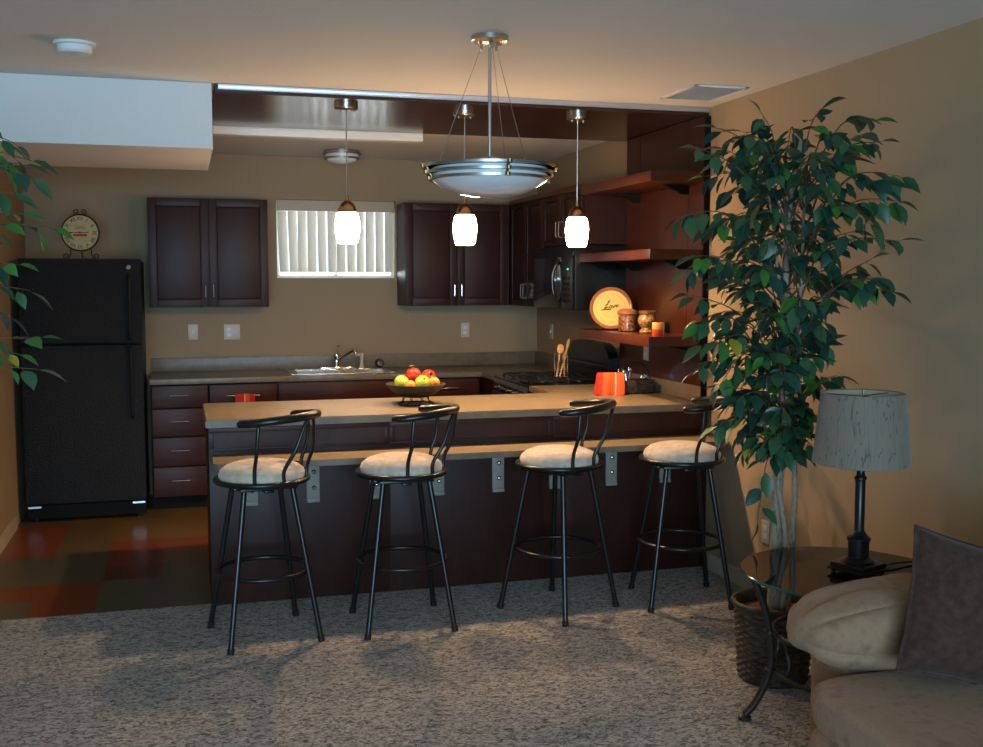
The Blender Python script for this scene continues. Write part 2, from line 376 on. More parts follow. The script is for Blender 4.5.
# mantel clock on fridge
def text_mesh(txt, size, m, mtx, ext=.0008):
    cu = D.curves.new('lettering', 'FONT'); cu.body = txt; cu.size = size; cu.extrude = ext; cu.align_x = 'CENTER'; cu.align_y = 'CENTER'
    o = D.objects.new('lettering', cu); COL.objects.link(o); bpy.context.view_layer.update()
    dg = bpy.context.evaluated_depsgraph_get(); me = D.meshes.new_from_object(o.evaluated_get(dg))
    b = MB(); b.add([mtx @ v.co for v in me.vertices], [list(p.vertices) for p in me.polygons], m)
    D.objects.remove(o); D.meshes.remove(me); return b
t = thing('mantel_clock', 'round cream-faced clock on a black scroll stand atop the refrigerator', 'clock')
R = .120
# face plane is XZ, facing -Y ; local origin = clock centre
C0 = (0, 0, .182)
MB().tube([(R * math.cos(a), -.004, .182 + R * math.sin(a)) for a in [2 * PI * i / 48 for i in range(48)]], .007, M['wrought'], 8, closed=True).build('rim', t, True)
FM = Matrix(((1, 0, 0, 0), (0, 0, 1, -.013), (0, 1, 0, 0), (0, 0, 0, 1)))   # xy text -> xz
num = MB()
for k, s in enumerate(['XII', 'I', 'II', 'III', 'IIII', 'V', 'VI', 'VII', 'VIII', 'IX', 'X', 'XI']):
    a = PI / 2 - k * PI / 6; rr = R * .78
    q = Matrix.Translation((rr * math.cos(a), -.0130, .182 + rr * math.sin(a))) @ Matrix.Rotation(PI / 2, 4, 'X') @ Matrix.Rotation(a - PI / 2, 4, 'Z')
    x = text_mesh(s, .037, M['ink'], q); num.add(x.v, x.f, M['ink'])

q = Matrix.Translation((0, -.013, .182 + .030)) @ Matrix.Rotation(PI / 2, 4, 'X')
dec = MB()
for r_, z_ in ((.040, .05), (.030, .034)):
    for i in range(9):
        a = PI / 2 + (i - 4) * .13; dec.box(r_ * 1.6 * math.cos(a) - .003, r_ * 1.6 * math.cos(a) + .003, -.0135, -.012, .176 + r_ * 1.15 * math.sin(a), .179 + r_ * 1.15 * math.sin(a), M['calyx'])
dec.box(-.045, .045, -.0135, -.012, .182 - .024, .182 - .010, M['red'])
fb = MB().lathe([(0, -.012), (R - .004, -.012), (R - .004, .012), (0, .012)], M['clockface'], C0, 48, 'y')
for z_ in (num, dec):
    for vs_, fc_, mi_ in [(z_.v, z_.f, z_.m)]:
        o_ = len(fb.v); fb.v += [v.copy() for v in vs_]
        for ff_, mm_ in zip(fc_, mi_): fb.f.append([o_ + q_ for q_ in ff_]); fb.m.append(fb.mi(z_.mats[mm_]))
f = fb.build('clock_face', t, True)
hd = MB(); hd.box(-.085, .008, -.016, -.0145, .180, .184, M['ink']); hd.box(-.008, .055, -.016, -.0145, .1795, .1845, M['ink'])
hd.prism([(-.06, .176), (-.045, .182), (-.06, .188), (-.075, .182)], 'y', -.0165, -.0145, M['ink']); hd.lathe([(0, -.018), (.006, -.018), (.006, -.013), (0, -.013)], M['ink'], C0, 12, 'y'); hd.build('hands', f)
def spiral(cx, cz, r0, turns, a0, sgn, y=0, n=22):
    return [(cx + (r0 * (1 - .72 * i / n)) * math.cos(a0 + sgn * turns * 2 * PI * i / n), y, cz + (r0 * (1 - .72 * i / n)) * math.sin(a0 + sgn * turns * 2 * PI * i / n)) for i in range(n + 1)]
for s in (-1, 1):
    MB().tube(spiral(s * .023, .182 + R + .020, .021, 1.2, -PI / 2, s), .0035, M['wrought'], 7).build('scroll_crest', t, True)
    MB().tube([(s * .066, 0, .182 - R * .82), (s * .068, 0, .04), (s * .078, 0, .012)] + spiral(s * .096, .024, .021, 1.15, -PI * .5, s), .0042, M['wrought'], 7).build('scroll_foot', t, True)
MB().tube([(0, .01, .182 - R), (0, .05, .004)], .0042, M['wrought'], 7).build('rear_strut', t, True)
t.location = (-.655, 7.80, 1.7262); t.rotation_euler = (0, 0, math.radians(-8))

# ------------------------------------------------------------------ cabinets
def bar_handle_h(cx, y, z, w=.096):
    h = MB(); h.tube([(cx - w / 2, y, z), (cx - w / 2, y - .025, z)], .004, M['nickel'], 6); h.tube([(cx + w / 2, y, z), (cx + w / 2, y - .025, z)], .004, M['nickel'], 6)
    h.tube([(cx - w / 2 - .012, y - .027, z), (cx + w / 2 + .012, y - .027, z)], .0055, M['nickel'], 8); return h
def handle_v(x, y, z0, z1, axis='y'):
    o = .026
    P = lambda d, z: (x, y - d, z) if axis == 'y' else (x - d, y, z)
    return MB().tube(smoothp([P(0, z0), P(o * .9, z0 + .006), P(o, z0 + .02), P(o, z1 - .02), P(o * .9, z1 - .006), P(0, z1)], 3), .0045, M['nickel'], 7)
def slab(x0, x1, y, z0, z1, m): return MB().box(x0, x1, y - .02, y, z0, z1, m, .003)
BC = YB - .62
def base_carcass(t, x0, x1, top=.874):
    MB().box(x0, x1, BC, YB - .002, .09, top, M['toe']).build('carcass', t); MB().box(x0, x1, BC + .06, YB - .05, 0, .09, M['toe']).build('toe_kick', t)  # carcass coloured black to paint the shade in gaps between the fronts
t = thing('drawer_cabinet', 'dark cherry base cabinet with four drawers beside the refrigerator', 'cabinet'); base_carcass(t, -.228, .156)
for z0, z1 in ((.715, .865), (.517, .706), (.312, .508), (.100, .303)):
    d = slab(-.218, .150, BC - .001, z0, z1, M['cherryh']).build('drawer', t, True); bar_handle_h(-.038, BC - .021, (z0 + z1) / 2 + .01).build('handle', d, True)
rebase(t, (-.036, 7.95, 0))
t = thing('base_cabinet', 'dark cherry base cabinet carrying the red towel, left of the sink', 'cabinet'); base_carcass(t, .158, .628)
d = slab(.165, .622, BC - .001, .715, .865, M['cherryh']).build('drawer', t, True); bar_handle_h(.39, BC - .021, .79, .20).build('handle', d, True)
slab(.165, .622, BC - .001, .100, .706, M['cherry']).build('door', t, True); rebase(t, (.39, 7.95, 0))
t = thing('sink_cabinet', 'dark cherry base cabinet with a long plain front below the sink', 'cabinet'); base_carcass(t, .630, 1.518, .745); MB().box(.630, 1.518, BC, BC + .06, .745, .874, M['cherryh']).build('front_rail', t)
slab(.637, 1.511, BC - .001, .715, .865, M['cherryh']).build('false_front', t, True)
for x0, x1 in ((.637, 1.071), (1.077, 1.511)): slab(x0, x1, BC - .001, .100, .706, M['cherry']).build('door', t, True)
rebase(t, (1.07, 7.95, 0))
t = thing('base_cabinet', 'dark cherry base cabinet behind the fruit bowl, next to the stove corner', 'cabinet'); base_carcass(t, 1.520, 2.105)
d = slab(1.527, 2.09, BC - .001, .715, .865, M['cherryh']).build('drawer', t, True); bar_handle_h(1.86, BC - .021, .80, .11).build('handle', d, True)
slab(1.527, 2.09, BC - .001, .100, .706, M['cherry']).build('door', t, True); rebase(t, (1.8, 7.95, 0))
t = thing('corner_cabinet', 'dark cherry base cabinet in the far right kitchen corner', 'cabinet')
MB().box(2.14, XR - .002, 7.262, YB - .002, .09, .874, M['cherryh']).build('carcass', t); MB().box(2.19, XR - .05, 7.29, YB - .05, 0, .09, M['toe']).build('toe_kick', t); rebase(t, (2.45, 7.75, 0))
# back worktop (L) with sink cut-out
sx0, sx1, sy0, sy1 = .78, 1.44, 7.72, 8.12
b = MB(); z0, z1 = .876, .914; yf = YB - .645
b.box(-.232, sx0, yf, YB - .001, z0, z1, M['lamback'], .004); b.box(sx1, 2.115, yf, YB - .001, z0, z1, M['lamback'], .004)
b.box(sx0, sx1, yf, sy0, z0, z1, M['lamback'], .004); b.box(sx0, sx1, sy1, YB - .001, z0, z1, M['lamback'])
b.box(2.115, XR - .001, 7.258, YB - .001, z0, z1, M['lamback'], .004)
wt = tag(b.build('worktop', smooth=True, loc=(1.2, 7.95, .876)), 'grey-brown laminate worktop along the back wall holding the sink', 'countertop')
b = MB(); b.box(-.232, XR - .022, YB - .021, YB - .001, z1, 1.016, M['lamback'], .003); b.box(XR - .021, XR - .001, 7.258, YB - .001, z1, 1.016, M['lamback'], .003)
b.build('backsplash', wt, True, loc=(0, 0, 0)).location = (-1.2, -7.95, -.876)
# sink
t = thing('kitchen_sink', 'stainless double-bowl sink set in the back worktop below the window', 'sink')
b = MB(); e = .03
b.box(sx0 - .05, sx0 + .01, sy0 - e, sy1 + e, .9145, .920, M['steel'], .002); b.box(sx1 - .01, sx1 + .04, sy0 - e, sy1 + e, .9145, .920, M['steel'], .002)
b.box(sx0, sx1, sy0 - e, sy0 + .01, .9145, .920, M['steel'], .002); b.box(sx0, sx1, sy1 - .05, sy1 + e, .9145, .920, M['steel'], .002)
b.box(1.10, 1.13, sy0, sy1 - .04, .9145, .920, M['steel'], .002); b.build('rim', t, True)
for x0, x1 in ((sx0 + .006, 1.10), (1.13, sx1 - .006)):
    q = MB(); y0, y1, zb = sy0 + .006, sy1 - .05, .76
    q.box(x0, x0 + .004, y0, y1, zb, .9143, M['steel']); q.box(x1 - .004, x1, y0, y1, zb, .9143, M['steel']); q.box(x0, x1, y0, y0 + .004, zb, .9143, M['steel']); q.box(x0, x1, y1 - .004, y1, zb, .9143, M['steel']); q.box(x0, x1, y0, y1, zb - .004, zb, M['steel'])
    q.lathe([(0, 0), (.03, 0), (.035, .004), (0, .004)], M['chrome'], ((x0 + x1) / 2, (y0 + y1) / 2, zb), 20); q.build('basin', t, True)
rebase(t, (1.11, 7.92, .9145))
t = thing('faucet', 'chrome kitchen faucet with angled spout rising behind the sink', 'faucet', (1.11, 8.105, .9205))
MB().box(-.13, .13, -.028, .028, 0, .014, M['chrome'], .006).build('base_plate', t, True)
MB().lathe([(.028, .014), (.026, .03), (.021, .05), (.021, .09), (.024, .10), (.018, .115), (0, .118)], M['chrome'], n=20).build('body', t, True)
MB().tube(smoothp([(0, 0, .06), (.03, -.04, .085), (.075, -.11, .125), (.10, -.15, .145), (.115, -.17, .140), (.118, -.175, .118)], 5), [.012] * 20 + [.014] * 6, M['chrome'], 10).build('spout', t, True)
MB().tube([(0, 0, .11), (.004, 0, .145), (.012, .0, .165)], .0045, M['chrome'], 8).lathe([(0, -.011), (.008, -.008), (.011, 0), (.008, .008), (0, .011)], M['chrome'], (.014, 0, .172), 14).build('lever', t, True)
t = thing('sink_sprayer', 'pale plastic side sprayer standing to the right of the chrome faucet', 'sprayer', (1.305, 8.13, .9145))
MB().lathe([(.022, 0), (.020, .012), (.013, .03), (.013, .085), (.016, .10), (.016, .118), (0, .122)], M['switch'], n=18).build('body', t, True)
MB().box(-.045, .005, -.012, .012, .100, .118, M['switch'], .004).build('nozzle', t, True)
b = MB(); b.lathe([(0, -.042), (.02, -.040), (.033, -.022), (.036, 0), (.030, .020), (.020, .032), (.024, .040), (.020, .042), (.017, .034), (0, .032)], M['ball'], (0, 0, 0), 24, 'y')
tag(b.build('glass_jar', smooth=True), 'small dark round jar lying on its side right of the sink', 'jar').location = (1.452, 8.195, .951)

# towel hanging from the handle
b = MB(); x0, x1 = .335, .468; yh = BC - .021 - .027
prof = [(yh + .013, .70), (yh + .012, .79), (yh + .008, .801), (yh, .804), (yh - .009, .800), (yh - .012, .79), (yh - .013, .66)]
for (xa, xb, m) in ((x0, .395, 'red'), (.395, .402, 'stripe'), (.402, .432, 'orange'), (.432, x1, 'red')):
    vs = [(x, y, z) for x in (xa, xb) for y, z in prof] + [(x, y + (.0025 if i > 3 else -.0025), z - (.0025 if 1 < i < 6 else 0)) for x in (xa, xb) for i, (y, z) in enumerate(prof)]
    n = len(prof); fs = []
    for i in range(n - 1): fs += [(i, i + 1, n + i + 1, n + i), (2 * n + i, 3 * n + i, 3 * n + i + 1, 2 * n + i + 1)]
    fs += [(0, n, 3 * n, 2 * n), (n - 1, 3 * n - 1, 4 * n - 1, 2 * n - 1)]
    b.add(vs, fs, M[m])
tag(b.build('dish_towel', smooth=True, loc=(.4, yh, .66)), 'small red striped towel hanging on a drawer of the back cabinets', 'towel')

# upper cabinets
def door_y(t, x0, x1, y, z0, z1, hx, m, hz=None):
    fw = .055
    d = MB(); d.box(x0, x0 + fw, y - .02, y, z0, z1, m, .003); d.box(x1 - fw, x1, y - .02, y, z0, z1, m, .003); d.box(x0 + fw, x1 - fw, y - .02, y, z0, z0 + fw, m, .003); d.box(x0 + fw, x1 - fw, y - .02, y, z1 - fw, z1, m, .003)
    d.box(x0 + fw - .002, x1 - fw + .002, y - .005, y - .001, z0 + fw - .002, z1 - fw + .002, M['toe']); d.box(x0 + fw + .004, x1 - fw - .004, y - .013, y - .004, z0 + fw + .004, z1 - fw - .004, m, .002)  # black sheet behind the inner panel paints the groove's shadow line
    d = d.build('door', t, True)
    if hx: handle_v(hx, y - .019, *(hz or (z0 + .06, z0 + .165))).build('handle', d, True)
def door_x(t, y0, y1, x, z0, z1, hy, m, hz):
    fw = .045
    d = MB(); d.box(x - .02, x, y0, y0 + fw, z0, z1, m, .003); d.box(x - .02, x, y1 - fw, y1, z0, z1, m, .003); d.box(x - .02, x, y0 + fw, y1 - fw, z0, z0 + fw, m, .003); d.box(x - .02, x, y0 + fw, y1 - fw, z1 - fw, z1, m, .003)
    d.box(x - .005, x - .001, y0 + fw - .002, y1 - fw + .002, z0 + fw - .002, z1 - fw + .002, M['toe']); d.box(x - .013, x - .004, y0 + fw + .004, y1 - fw - .004, z0 + fw + .004, z1 - fw - .004, m, .002)  # same black sheet: panel groove shadow put in as colour
    d = d.build('door', t, True); handle_v(x - .019, hy, *hz, axis='x').build('handle', d, True)
UZ0, UZ1, UY = 1.396, 2.167, YB - .31
t = thing('wall_cabinet', 'dark two-door wall cabinet between the refrigerator and the window', 'cabinet')
MB().box(-.226, .604, UY, YB - .001, UZ0, UZ1, M['cherry']).build('carcass', t)
door_y(t, -.223, .186, UY - .001, UZ0 + .003, UZ1 - .003, .160, M['cherry']); door_y(t, .190, .601, UY - .001, UZ0 + .003, UZ1 - .003, .215, M['cherry']); rebase(t, (.19, YB - .15, UZ0))
t = thing('wall_cabinet', 'dark two-door wall cabinet to the right of the window', 'cabinet')
MB().box(1.610, 2.428, UY, YB - .001, UZ0, UZ1, M['cherry']).build('carcass', t)
door_y(t, 1.613, 2.010, UY - .001, UZ0 + .003, UZ1 - .003, 1.985, M['cherry']); door_y(t, 2.014, 2.405, UY - .001, UZ0 + .003, UZ1 - .003, 2.040, M['cherry']); rebase(t, (2.0, YB - .15, UZ0))
UX = XR - .31; t = thing('wall_cabinet', 'narrow dark wall cabinet in the corner left of the microwave', 'cabinet')
MB().box(UX, XR - .001, 7.165, YB - .002, UZ0, UZ1, M['cherry']).build('carcass', t)
door_x(t, 7.56, 7.925, UX - .001, UZ0 + .003, UZ1 - .003, 7.585, M['cherry'], (UZ0 + .06, UZ0 + .165)); door_x(t, 7.170, 7.555, UX - .001, UZ0 + .003, UZ1 - .003, 7.528, M['cherry'], (UZ0 + .06, UZ0 + .165)); rebase(t, (UX + .15, 7.7, UZ0))
t = thing('wall_cabinet', 'short dark wall cabinet mounted directly above the microwave', 'cabinet')
MB().box(UX, XR - .001, 6.40, 7.163, 1.815, UZ1, M['cherry']).build('carcass', t)
door_x(t, 6.785, 7.158, UX - .001, 1.818, UZ1 - .003, 6.812, M['cherry'], (1.87, 1.975)); door_x(t, 6.403, 6.781, UX - .001, 1.818, UZ1 - .003, 6.755, M['cherry'], (1.87, 1.975)); rebase(t, (UX + .15, 6.8, 1.815))

# microwave
t = thing('microwave', 'black over-the-range microwave mounted on the right kitchen wall', 'microwave'); mx = 2.385; y0, y1, z0, z1 = 6.385, 7.145, 1.395, 1.812
MB().box(mx, XR - .002, y0, y1, z0, z1 - .002, M['black'], .006).build('body', t, True)
d = MB().box(mx - .022, mx - .001, y0 + .20, y1 - .003, z0 + .01, z1 - .075, M['blackglass'], .006).build('door', t, True)
MB().box(mx - .026, mx - .0225, y0 + .29, y1 - .09, z0 + .06, z1 - .13, M['blackglass'], .001).build('door_window', d, True)
MB().tube(smoothp([(mx - .02, y0 + .235, z0 + .03), (mx - .055, y0 + .238, z0 + .09), (mx - .068, y0 + .24, (z0 + z1) / 2 - .03), (mx - .055, y0 + .238, z1 - .15), (mx - .02, y0 + .235, z1 - .09)], 5), .011, M['chrome'] if 0 else M['blackglass'], 10).build('handle', d, True)
p = MB().box(mx - .022, mx - .001, y0 + .003, y0 + .195, z0 + .01, z1 - .075, M['black'], .004).build('control_panel', t, True)
q = MB()
for i in range(3):
    for j in range(5): q.box(mx - .024, mx - .0215, y0 + .035 + i * .045, y0 + .065 + i * .045, z0 + .05 + j * .036, z0 + .072 + j * .036, M['toe'])
q.build('keypad', p)
M['led'] = mat('green_led', (.02, .2, .05), .4, emit=(.05, .9, .3), estr=1.5)
MB().box(mx - .0245, mx - .0215, y0 + .06, y0 + .085, z0 + .258, z0 + .268, M['led']).build('display_light', p)
q = MB()
for k in range(5): q.box(mx - .012, mx + .0, y0 + .01, y1 - .01, z1 - .068 + k * .013, z1 - .061 + k * .013, M['black'])
q.build('vent_grille', t); rebase(t, (2.55, 6.76, z0))

# range
t = thing('gas_range', 'black gas stove with curved backguard set into the right-hand worktops', 'stove'); ry0, ry1, rx = 6.492, 7.252, 2.10
MB().box(rx + .03, XR - .03, ry0, ry1, .02, .905, M['black'], .004).build('body', t, True)
MB().box(rx, XR - .03, ry0, ry1, .905, .920, M['blackglass'], .004).build('cooktop', t, True)
d = MB().box(rx, rx + .03, ry0 + .01, ry1 - .01, .20, .76, M['blackglass'], .006).build('oven_door', t, True)
MB().tube([(rx - .035, ry0 + .06, .72), (rx - .035, ry1 - .06, .72)], .010, M['black'], 8).tube([(rx, ry0 + .08, .72), (rx - .035, ry0 + .08, .72)], .007, M['black'], 6).tube([(rx, ry1 - .08, .72), (rx - .035, ry1 - .08, .72)], .007, M['black'], 6).build('oven_handle', d, True)
MB().box(rx, rx + .03, ry0 + .01, ry1 - .01, .03, .19, M['black'], .006).build('drawer', t, True)
cp = MB().prism([(rx - .012, .775), (rx + .03, .775), (rx + .03, .905), (rx + .012, .905)], 'y', ry0 + .004, ry1 - .004, M['blackglass']).build('control_panel', t)
for k in range(5):
    y = ry0 + .10 + k * .14
    MB().lathe([(.021, 0), (.021, -.012), (.017, -.028), (.008, -.030), (0, -.030)], M['black'], (rx - .001, y, .845), 16, 'x').lathe([(.024, .002), (.024, -.004), (0, -.004)], M['chrome'], (rx - .001, y, .845), 16, 'x').build('knob', t, True)
for gx in (rx + .17, rx + .43):
    for gy in (ry0 + .19, ry1 - .19):
        q = MB(); s = .115
        for u in (-1, 1):
            q.box(gx - s, gx + s, gy + u * s - .005, gy + u * s + .005, .934, .944, M['iron']); q.box(gx + u * s - .005, gx + u * s + .005, gy - s, gy + s, .934, .944, M['iron'])
            for w in (-1, 1): q.box(gx + u * s - .006, gx + u * s + .006, gy + w * s - .006, gy + w * s + .006, .920, .936, M['iron'])
        q.box(gx - s, gx - .03, gy - .004, gy + .004, .938, .948, M['iron']); q.box(gx + .03, gx + s, gy - .004, gy + .004, .938, .948, M['iron']); q.box(gx - .004, gx + .004, gy - s, gy - .03, .938, .948, M['iron']); q.box(gx - .004, gx + .004, gy + .03, gy + s, .938, .948, M['iron'])
        q.build('burner_grate', t)
        MB().lathe([(.045, .920), (.045, .926), (.030, .928), (.030, .934), (0, .935)], M['iron'], (gx, gy, 0), 20).build('burner', t, True)
pts = [(ry0, .921), (ry0, 1.06)]; 
for i in range(13): a = PI * .5 * i / 12; pts.append((ry0 + .20 - .20 * math.cos(a), 1.06 + .115 * math.sin(a)))
for i in range(13): a = PI * .5 * i / 12; pts.append((ry1 - .20 + .20 * math.sin(a), 1.06 + .115 * math.cos(a)))
pts += [(ry1, .921)]
bg = MB().prism(pts, 'x', XR - .10, XR - .03, M['black']).build('backguard', t)
MB().box(XR - .115, XR - .101, ry0 + .0, ry1 - .0, .990, 1.035, M['black'], .004).build('trim_strip', t, True)
rebase(t, (2.42, 6.87, 0))

# ------------------------------------------------------------------ peninsula
PX0, PY0 = .104, 5.300
t = thing('bar_cabinet', 'long dark cherry breakfast bar cabinet with paneled front facing the stools', 'bar')
MB().box(PX0, XR - .001, PY0, 6.00, 0, .874, M['panel']).build('body', t)
for xa, xb in ((PX0, .985), (.989, 1.855), (1.859, XR - .003)):
    fr = MB(); za, zb = .760, .872; w = .022
    fr.box(xa + .002, xb, PY0 - .007, PY0 + .001, zb - w, zb, M['panel'], .002); fr.box(xa + .002, xb, PY0 - .007, PY0 + .001, za, za + .012, M['panel'], .002)
    fr.box(xa + .002, xa + .002 + w, PY0 - .007, PY0 + .001, za + .012, zb - w, M['panel'], .002); fr.box(xb - w, xb, PY0 - .007, PY0 + .001, za + .012, zb - w, M['panel'], .002)
    fr.build('upper_panel', t, True)
    MB().box(xa + .001, xb, PY0 - .004, PY0 + .001, .004, .712, M['panel'], .0015).build('lower_panel', t, True)
rebase(t, (1.43, 5.65, 0))
t = thing('base_cabinet', 'dark cherry base cabinet under the worktop between bar and stove', 'cabinet')
MB().box(2.14, XR - .002, 6.002, 6.488, .09, .874, M['cherryh']).build('carcass', t); MB().box(2.19, XR - .05, 6.002, 6.45, 0, .09, M['toe']).build('toe_kick', t); rebase(t, (2.45, 6.25, 0))
b = MB(); poly = [(PX0 - .014, PY0 + .0), (XR - .001, PY0 + .0), (XR - .001, 6.489), (2.115, 6.489), (2.115, 6.09), (2.075, 6.05), (PX0 - .014, 6.05)]
bm = bmesh.new(); vb = [bm.verts.new((x, y - (.0 if y > 5.31 else .022), .876)) for x, y in poly]; fc = bm.faces.new(vb)
ex = bmesh.ops.extrude_face_region(bm, geom=[fc]); bmesh.ops.translate(bm, verts=[v for v in ex['geom'] if isinstance(v, bmesh.types.BMVert)], vec=(0, 0, .038))
bmesh.ops.recalc_face_normals(bm, faces=bm.faces); bmesh.ops.bevel(bm, geom=[e for e in bm.edges], offset=.005, segments=2, affect='EDGES'); bm.verts.index_update()
b.add([v.co.copy() for v in bm.verts], [[v.index for v in f.verts] for f in bm.faces], M['laminate']); bm.free()
ct = tag(b.build('countertop', smooth=True, loc=(1.4, 5.7, .876)), 'tan-brown laminate bar countertop holding the fruit bowl', 'countertop')
MB().box(XR - .021, XR - .001, 5.320, 6.489, .9145, 1.003, M['laminate'], .003).build('backsplash', ct, True).location = (-1.4, -5.7, -.876)
# ledge
t = thing('bar_ledge', 'narrow laminate eating ledge bracketed low along the bar front', 'ledge')
b = MB(); pl = [(.118, PY0 - .006), (.118, 5.04), (.138, 5.02), (XR - .06, 5.02)]
for i in range(1, 8): a = PI / 2 * i / 7; pl.append((XR - .06 + .058 * math.sin(a), 5.078 - .058 * math.cos(a)))
pl += [(XR - .002, PY0 - .006)]
b.prism(pl, 'z', .713, .743, M['laminate']); b.build('ledge_board', t)
for x in (.30, .60, .915, 1.236, 1.557, 1.87, 2.19, 2.505):
    q = MB(); w = .032
    q.box(x - w, x + w, PY0 - .014, PY0 - .005, .505, .712, M['bracket'], .002)
    q.prism([(PY0 - .005, .480), (PY0 - .014, .505), (PY0 - .014, .507), (PY0 - .005, .507)], 'x', x - w, x + w, M['bracket']) if 0 else None
    q.box(x - w, x + w, PY0 - .022, PY0 - .005, .487, .507, M['bracket'], .004)
    q.box(x - w, x + w, 5.08, PY0 - .005, .704, .7125, M['bracket'], .002)
    q = q.build('bracket', t, True)
    for z in (.560, .640): MB().lathe([(0, -.009), (.007, -.008), (.012, -.003), (.013, 0), (0, 0)], M['chrome'], (x + .004, PY0 - .0142, z), 14, 'y').build('bolt', q, True)
rebase(t, (1.43, 5.16, .743))

# ------------------------------------------------------------------ dark wood wall panel, shelves, canopy
t = thing('wood_wall_panel', 'dark cherry panel covering the right kitchen wall behind the shelves', 'panel')
b = MB()
for y0, y1 in ((5.322, 5.512), (5.516, 6.174), (6.178, 6.386)): b.box(XR - .03, XR - .001, y0, y1, 1.0035, 2.470, M['wallwood'])
b.box(XR - .024, XR - .002, 5.33, 6.38, 1.0035, 2.470, M['toe']); b.box(XR - .024, XR - .001, 6.388, 6.488, 1.0035, 1.390, M['wallwood']); b.build('panel_board', t)
MB().box(XR - .034, XR - .0005, 5.314, 5.3215, .9145, ZC - .05, M['toe']).build('edge_strip', t); rebase(t, (XR - .015, 5.85, 1.0035))
SX = XR - .345
for z1, lab in ((2.171, 'uppermost dark cherry wall shelf level with the wall cabinet tops'), (1.754, 'middle dark cherry wall shelf, empty, in front of the microwave'), (1.281, 'lowest dark cherry wall shelf holding the plate and jars')):
    t = thing('wall_shelf', lab, 'shelf', group=None); y1 = 6.382
    MB().box(SX, XR - .0305, 5.325, y1, z1 - .054, z1, M['shelfwood'], .002).build('shelf_board', t, True)
    for y in (5.515, 6.176):
        q = MB(); xw = XR - .0305; zt = z1 - .0545
        pr_ = [(xw, zt), (xw - .15, zt), (xw - .135, zt - .012), (xw - .10, zt - .022), (xw - .07, zt - .035), (xw - .045, zt - .052), (xw, zt - .052)]
        if z1 < 1.5: pr_ = [(xw, zt), (xw - .14, zt), (xw - .12, zt - .012), (xw - .03, zt - .03), (xw, zt - .03)]
        q.prism(pr_, 'y', y - .012, y + .012, M['toe']); q.build('shelf_bracket', t)
    rebase(t, (XR - .18, 5.85, z1 - .054))
# moulding continuing the top shelf over the cabinets
t = tag(MB().box(UX - .035, UX - .0215, 6.385, 7.90, 2.155, 2.19, M['shelfwood'], .002).build('cabinet_moulding', smooth=True, loc=(UX, 7.1, 2.155)), 'thin cherry moulding along the tops of the right wall cabinets', 'moulding')
t = thing('wood_canopy', 'glossy dark cherry canopy under the ceiling over the breakfast bar', 'canopy')
MB().box(.170, XR - .001, 5.345, 6.47, 2.474, ZC - .001, M['canopy']).build('canopy_board', t)
b = MB().box(.185, XR - .002, 5.325, 5.3445, 2.496, ZC - .001, M['alum'], .002); b.box(.185, XR - .002, 5.330, 5.3445, 2.490, 2.496, M['alum']); b.build('metal_track', t, True)
rebase(t, (1.46, 5.9, ZC - .001))
t = thing('strip_light', 'long unlit white strip light on the kitchen ceiling behind the canopy', 'light')
b = MB(); b.box(.19, 1.44, 6.52, 6.62, 2.434, ZC - .001, M['white'], .006); 
for k in range(4): b.box(.20, 1.43, 6.516, 6.522, 2.438 + k * .010, 2.443 + k * .010, M['white'])
b.build('diffuser', t, True); rebase(t, (.815, 6.57, ZC - .001))

# ------------------------------------------------------------------ pendants
def pendant(loc, drop, lab):
    t = thing('pendant_lamp', lab, 'lamp', loc, group='lit pendants over the breakfast bar')
    MB().lathe([(0, 0), (.060, 0), (.060, -.022), (.050, -.030), (0, -.030)], M['nickel'], n=32).build('ceiling_canopy', t, True)
    for s in (-1, 1): MB().lathe([(0, -.030), (.005, -.030), (.005, -.038), (0, -.040)], M['nickel'], (s * .032, 0, 0), 10).build('screw', t, True)
    MB().tube([(0, 0, -.03), (0, 0, -drop + .205)], .0035, M['nickel'], 8).build('cord', t)
    MB().lathe([(0, .245), (.008, .243), (.010, .218), (.024, .210), (.037, .196), (.046, .176), (.049, .160), (.049, .157), (0, .156)], M['brass'], (0, 0, -drop), 28).build('socket_cap', t, True)
    pr_ = [(.047, .158), (.055, .148), (.0615, .12), (.0640, .085), (.060, .045), (.053, .010), (.047, .0), (.044, .0), (.050, .012), (.057, .05)]
    MB().lathe(pr_, M['glow'], (0, 0, -drop), 32).build('glass_shade', t, True)
    l = D.lights.new('pendant_bulb', 'POINT'); l.energy = 58; l.color = (1, .63, .34); l.shadow_soft_size = .028
    o = D.objects.new('pendant_bulb', l); COL.objects.link(o); o.location = (0, 0, -drop + .030); o.parent = t
    return t
for x, y, dr, lab in ((.820, 5.52, .700, 'leftmost of the three lit barrel pendants, in front of the window'), (1.452, 5.56, .700, 'middle lit barrel pendant, below the metal bowl chandelier'), (2.075, 5.53, .705, 'rightmost lit barrel pendant, beside the wall shelves')):
    pendant((x, y, 2.474), dr, lab)

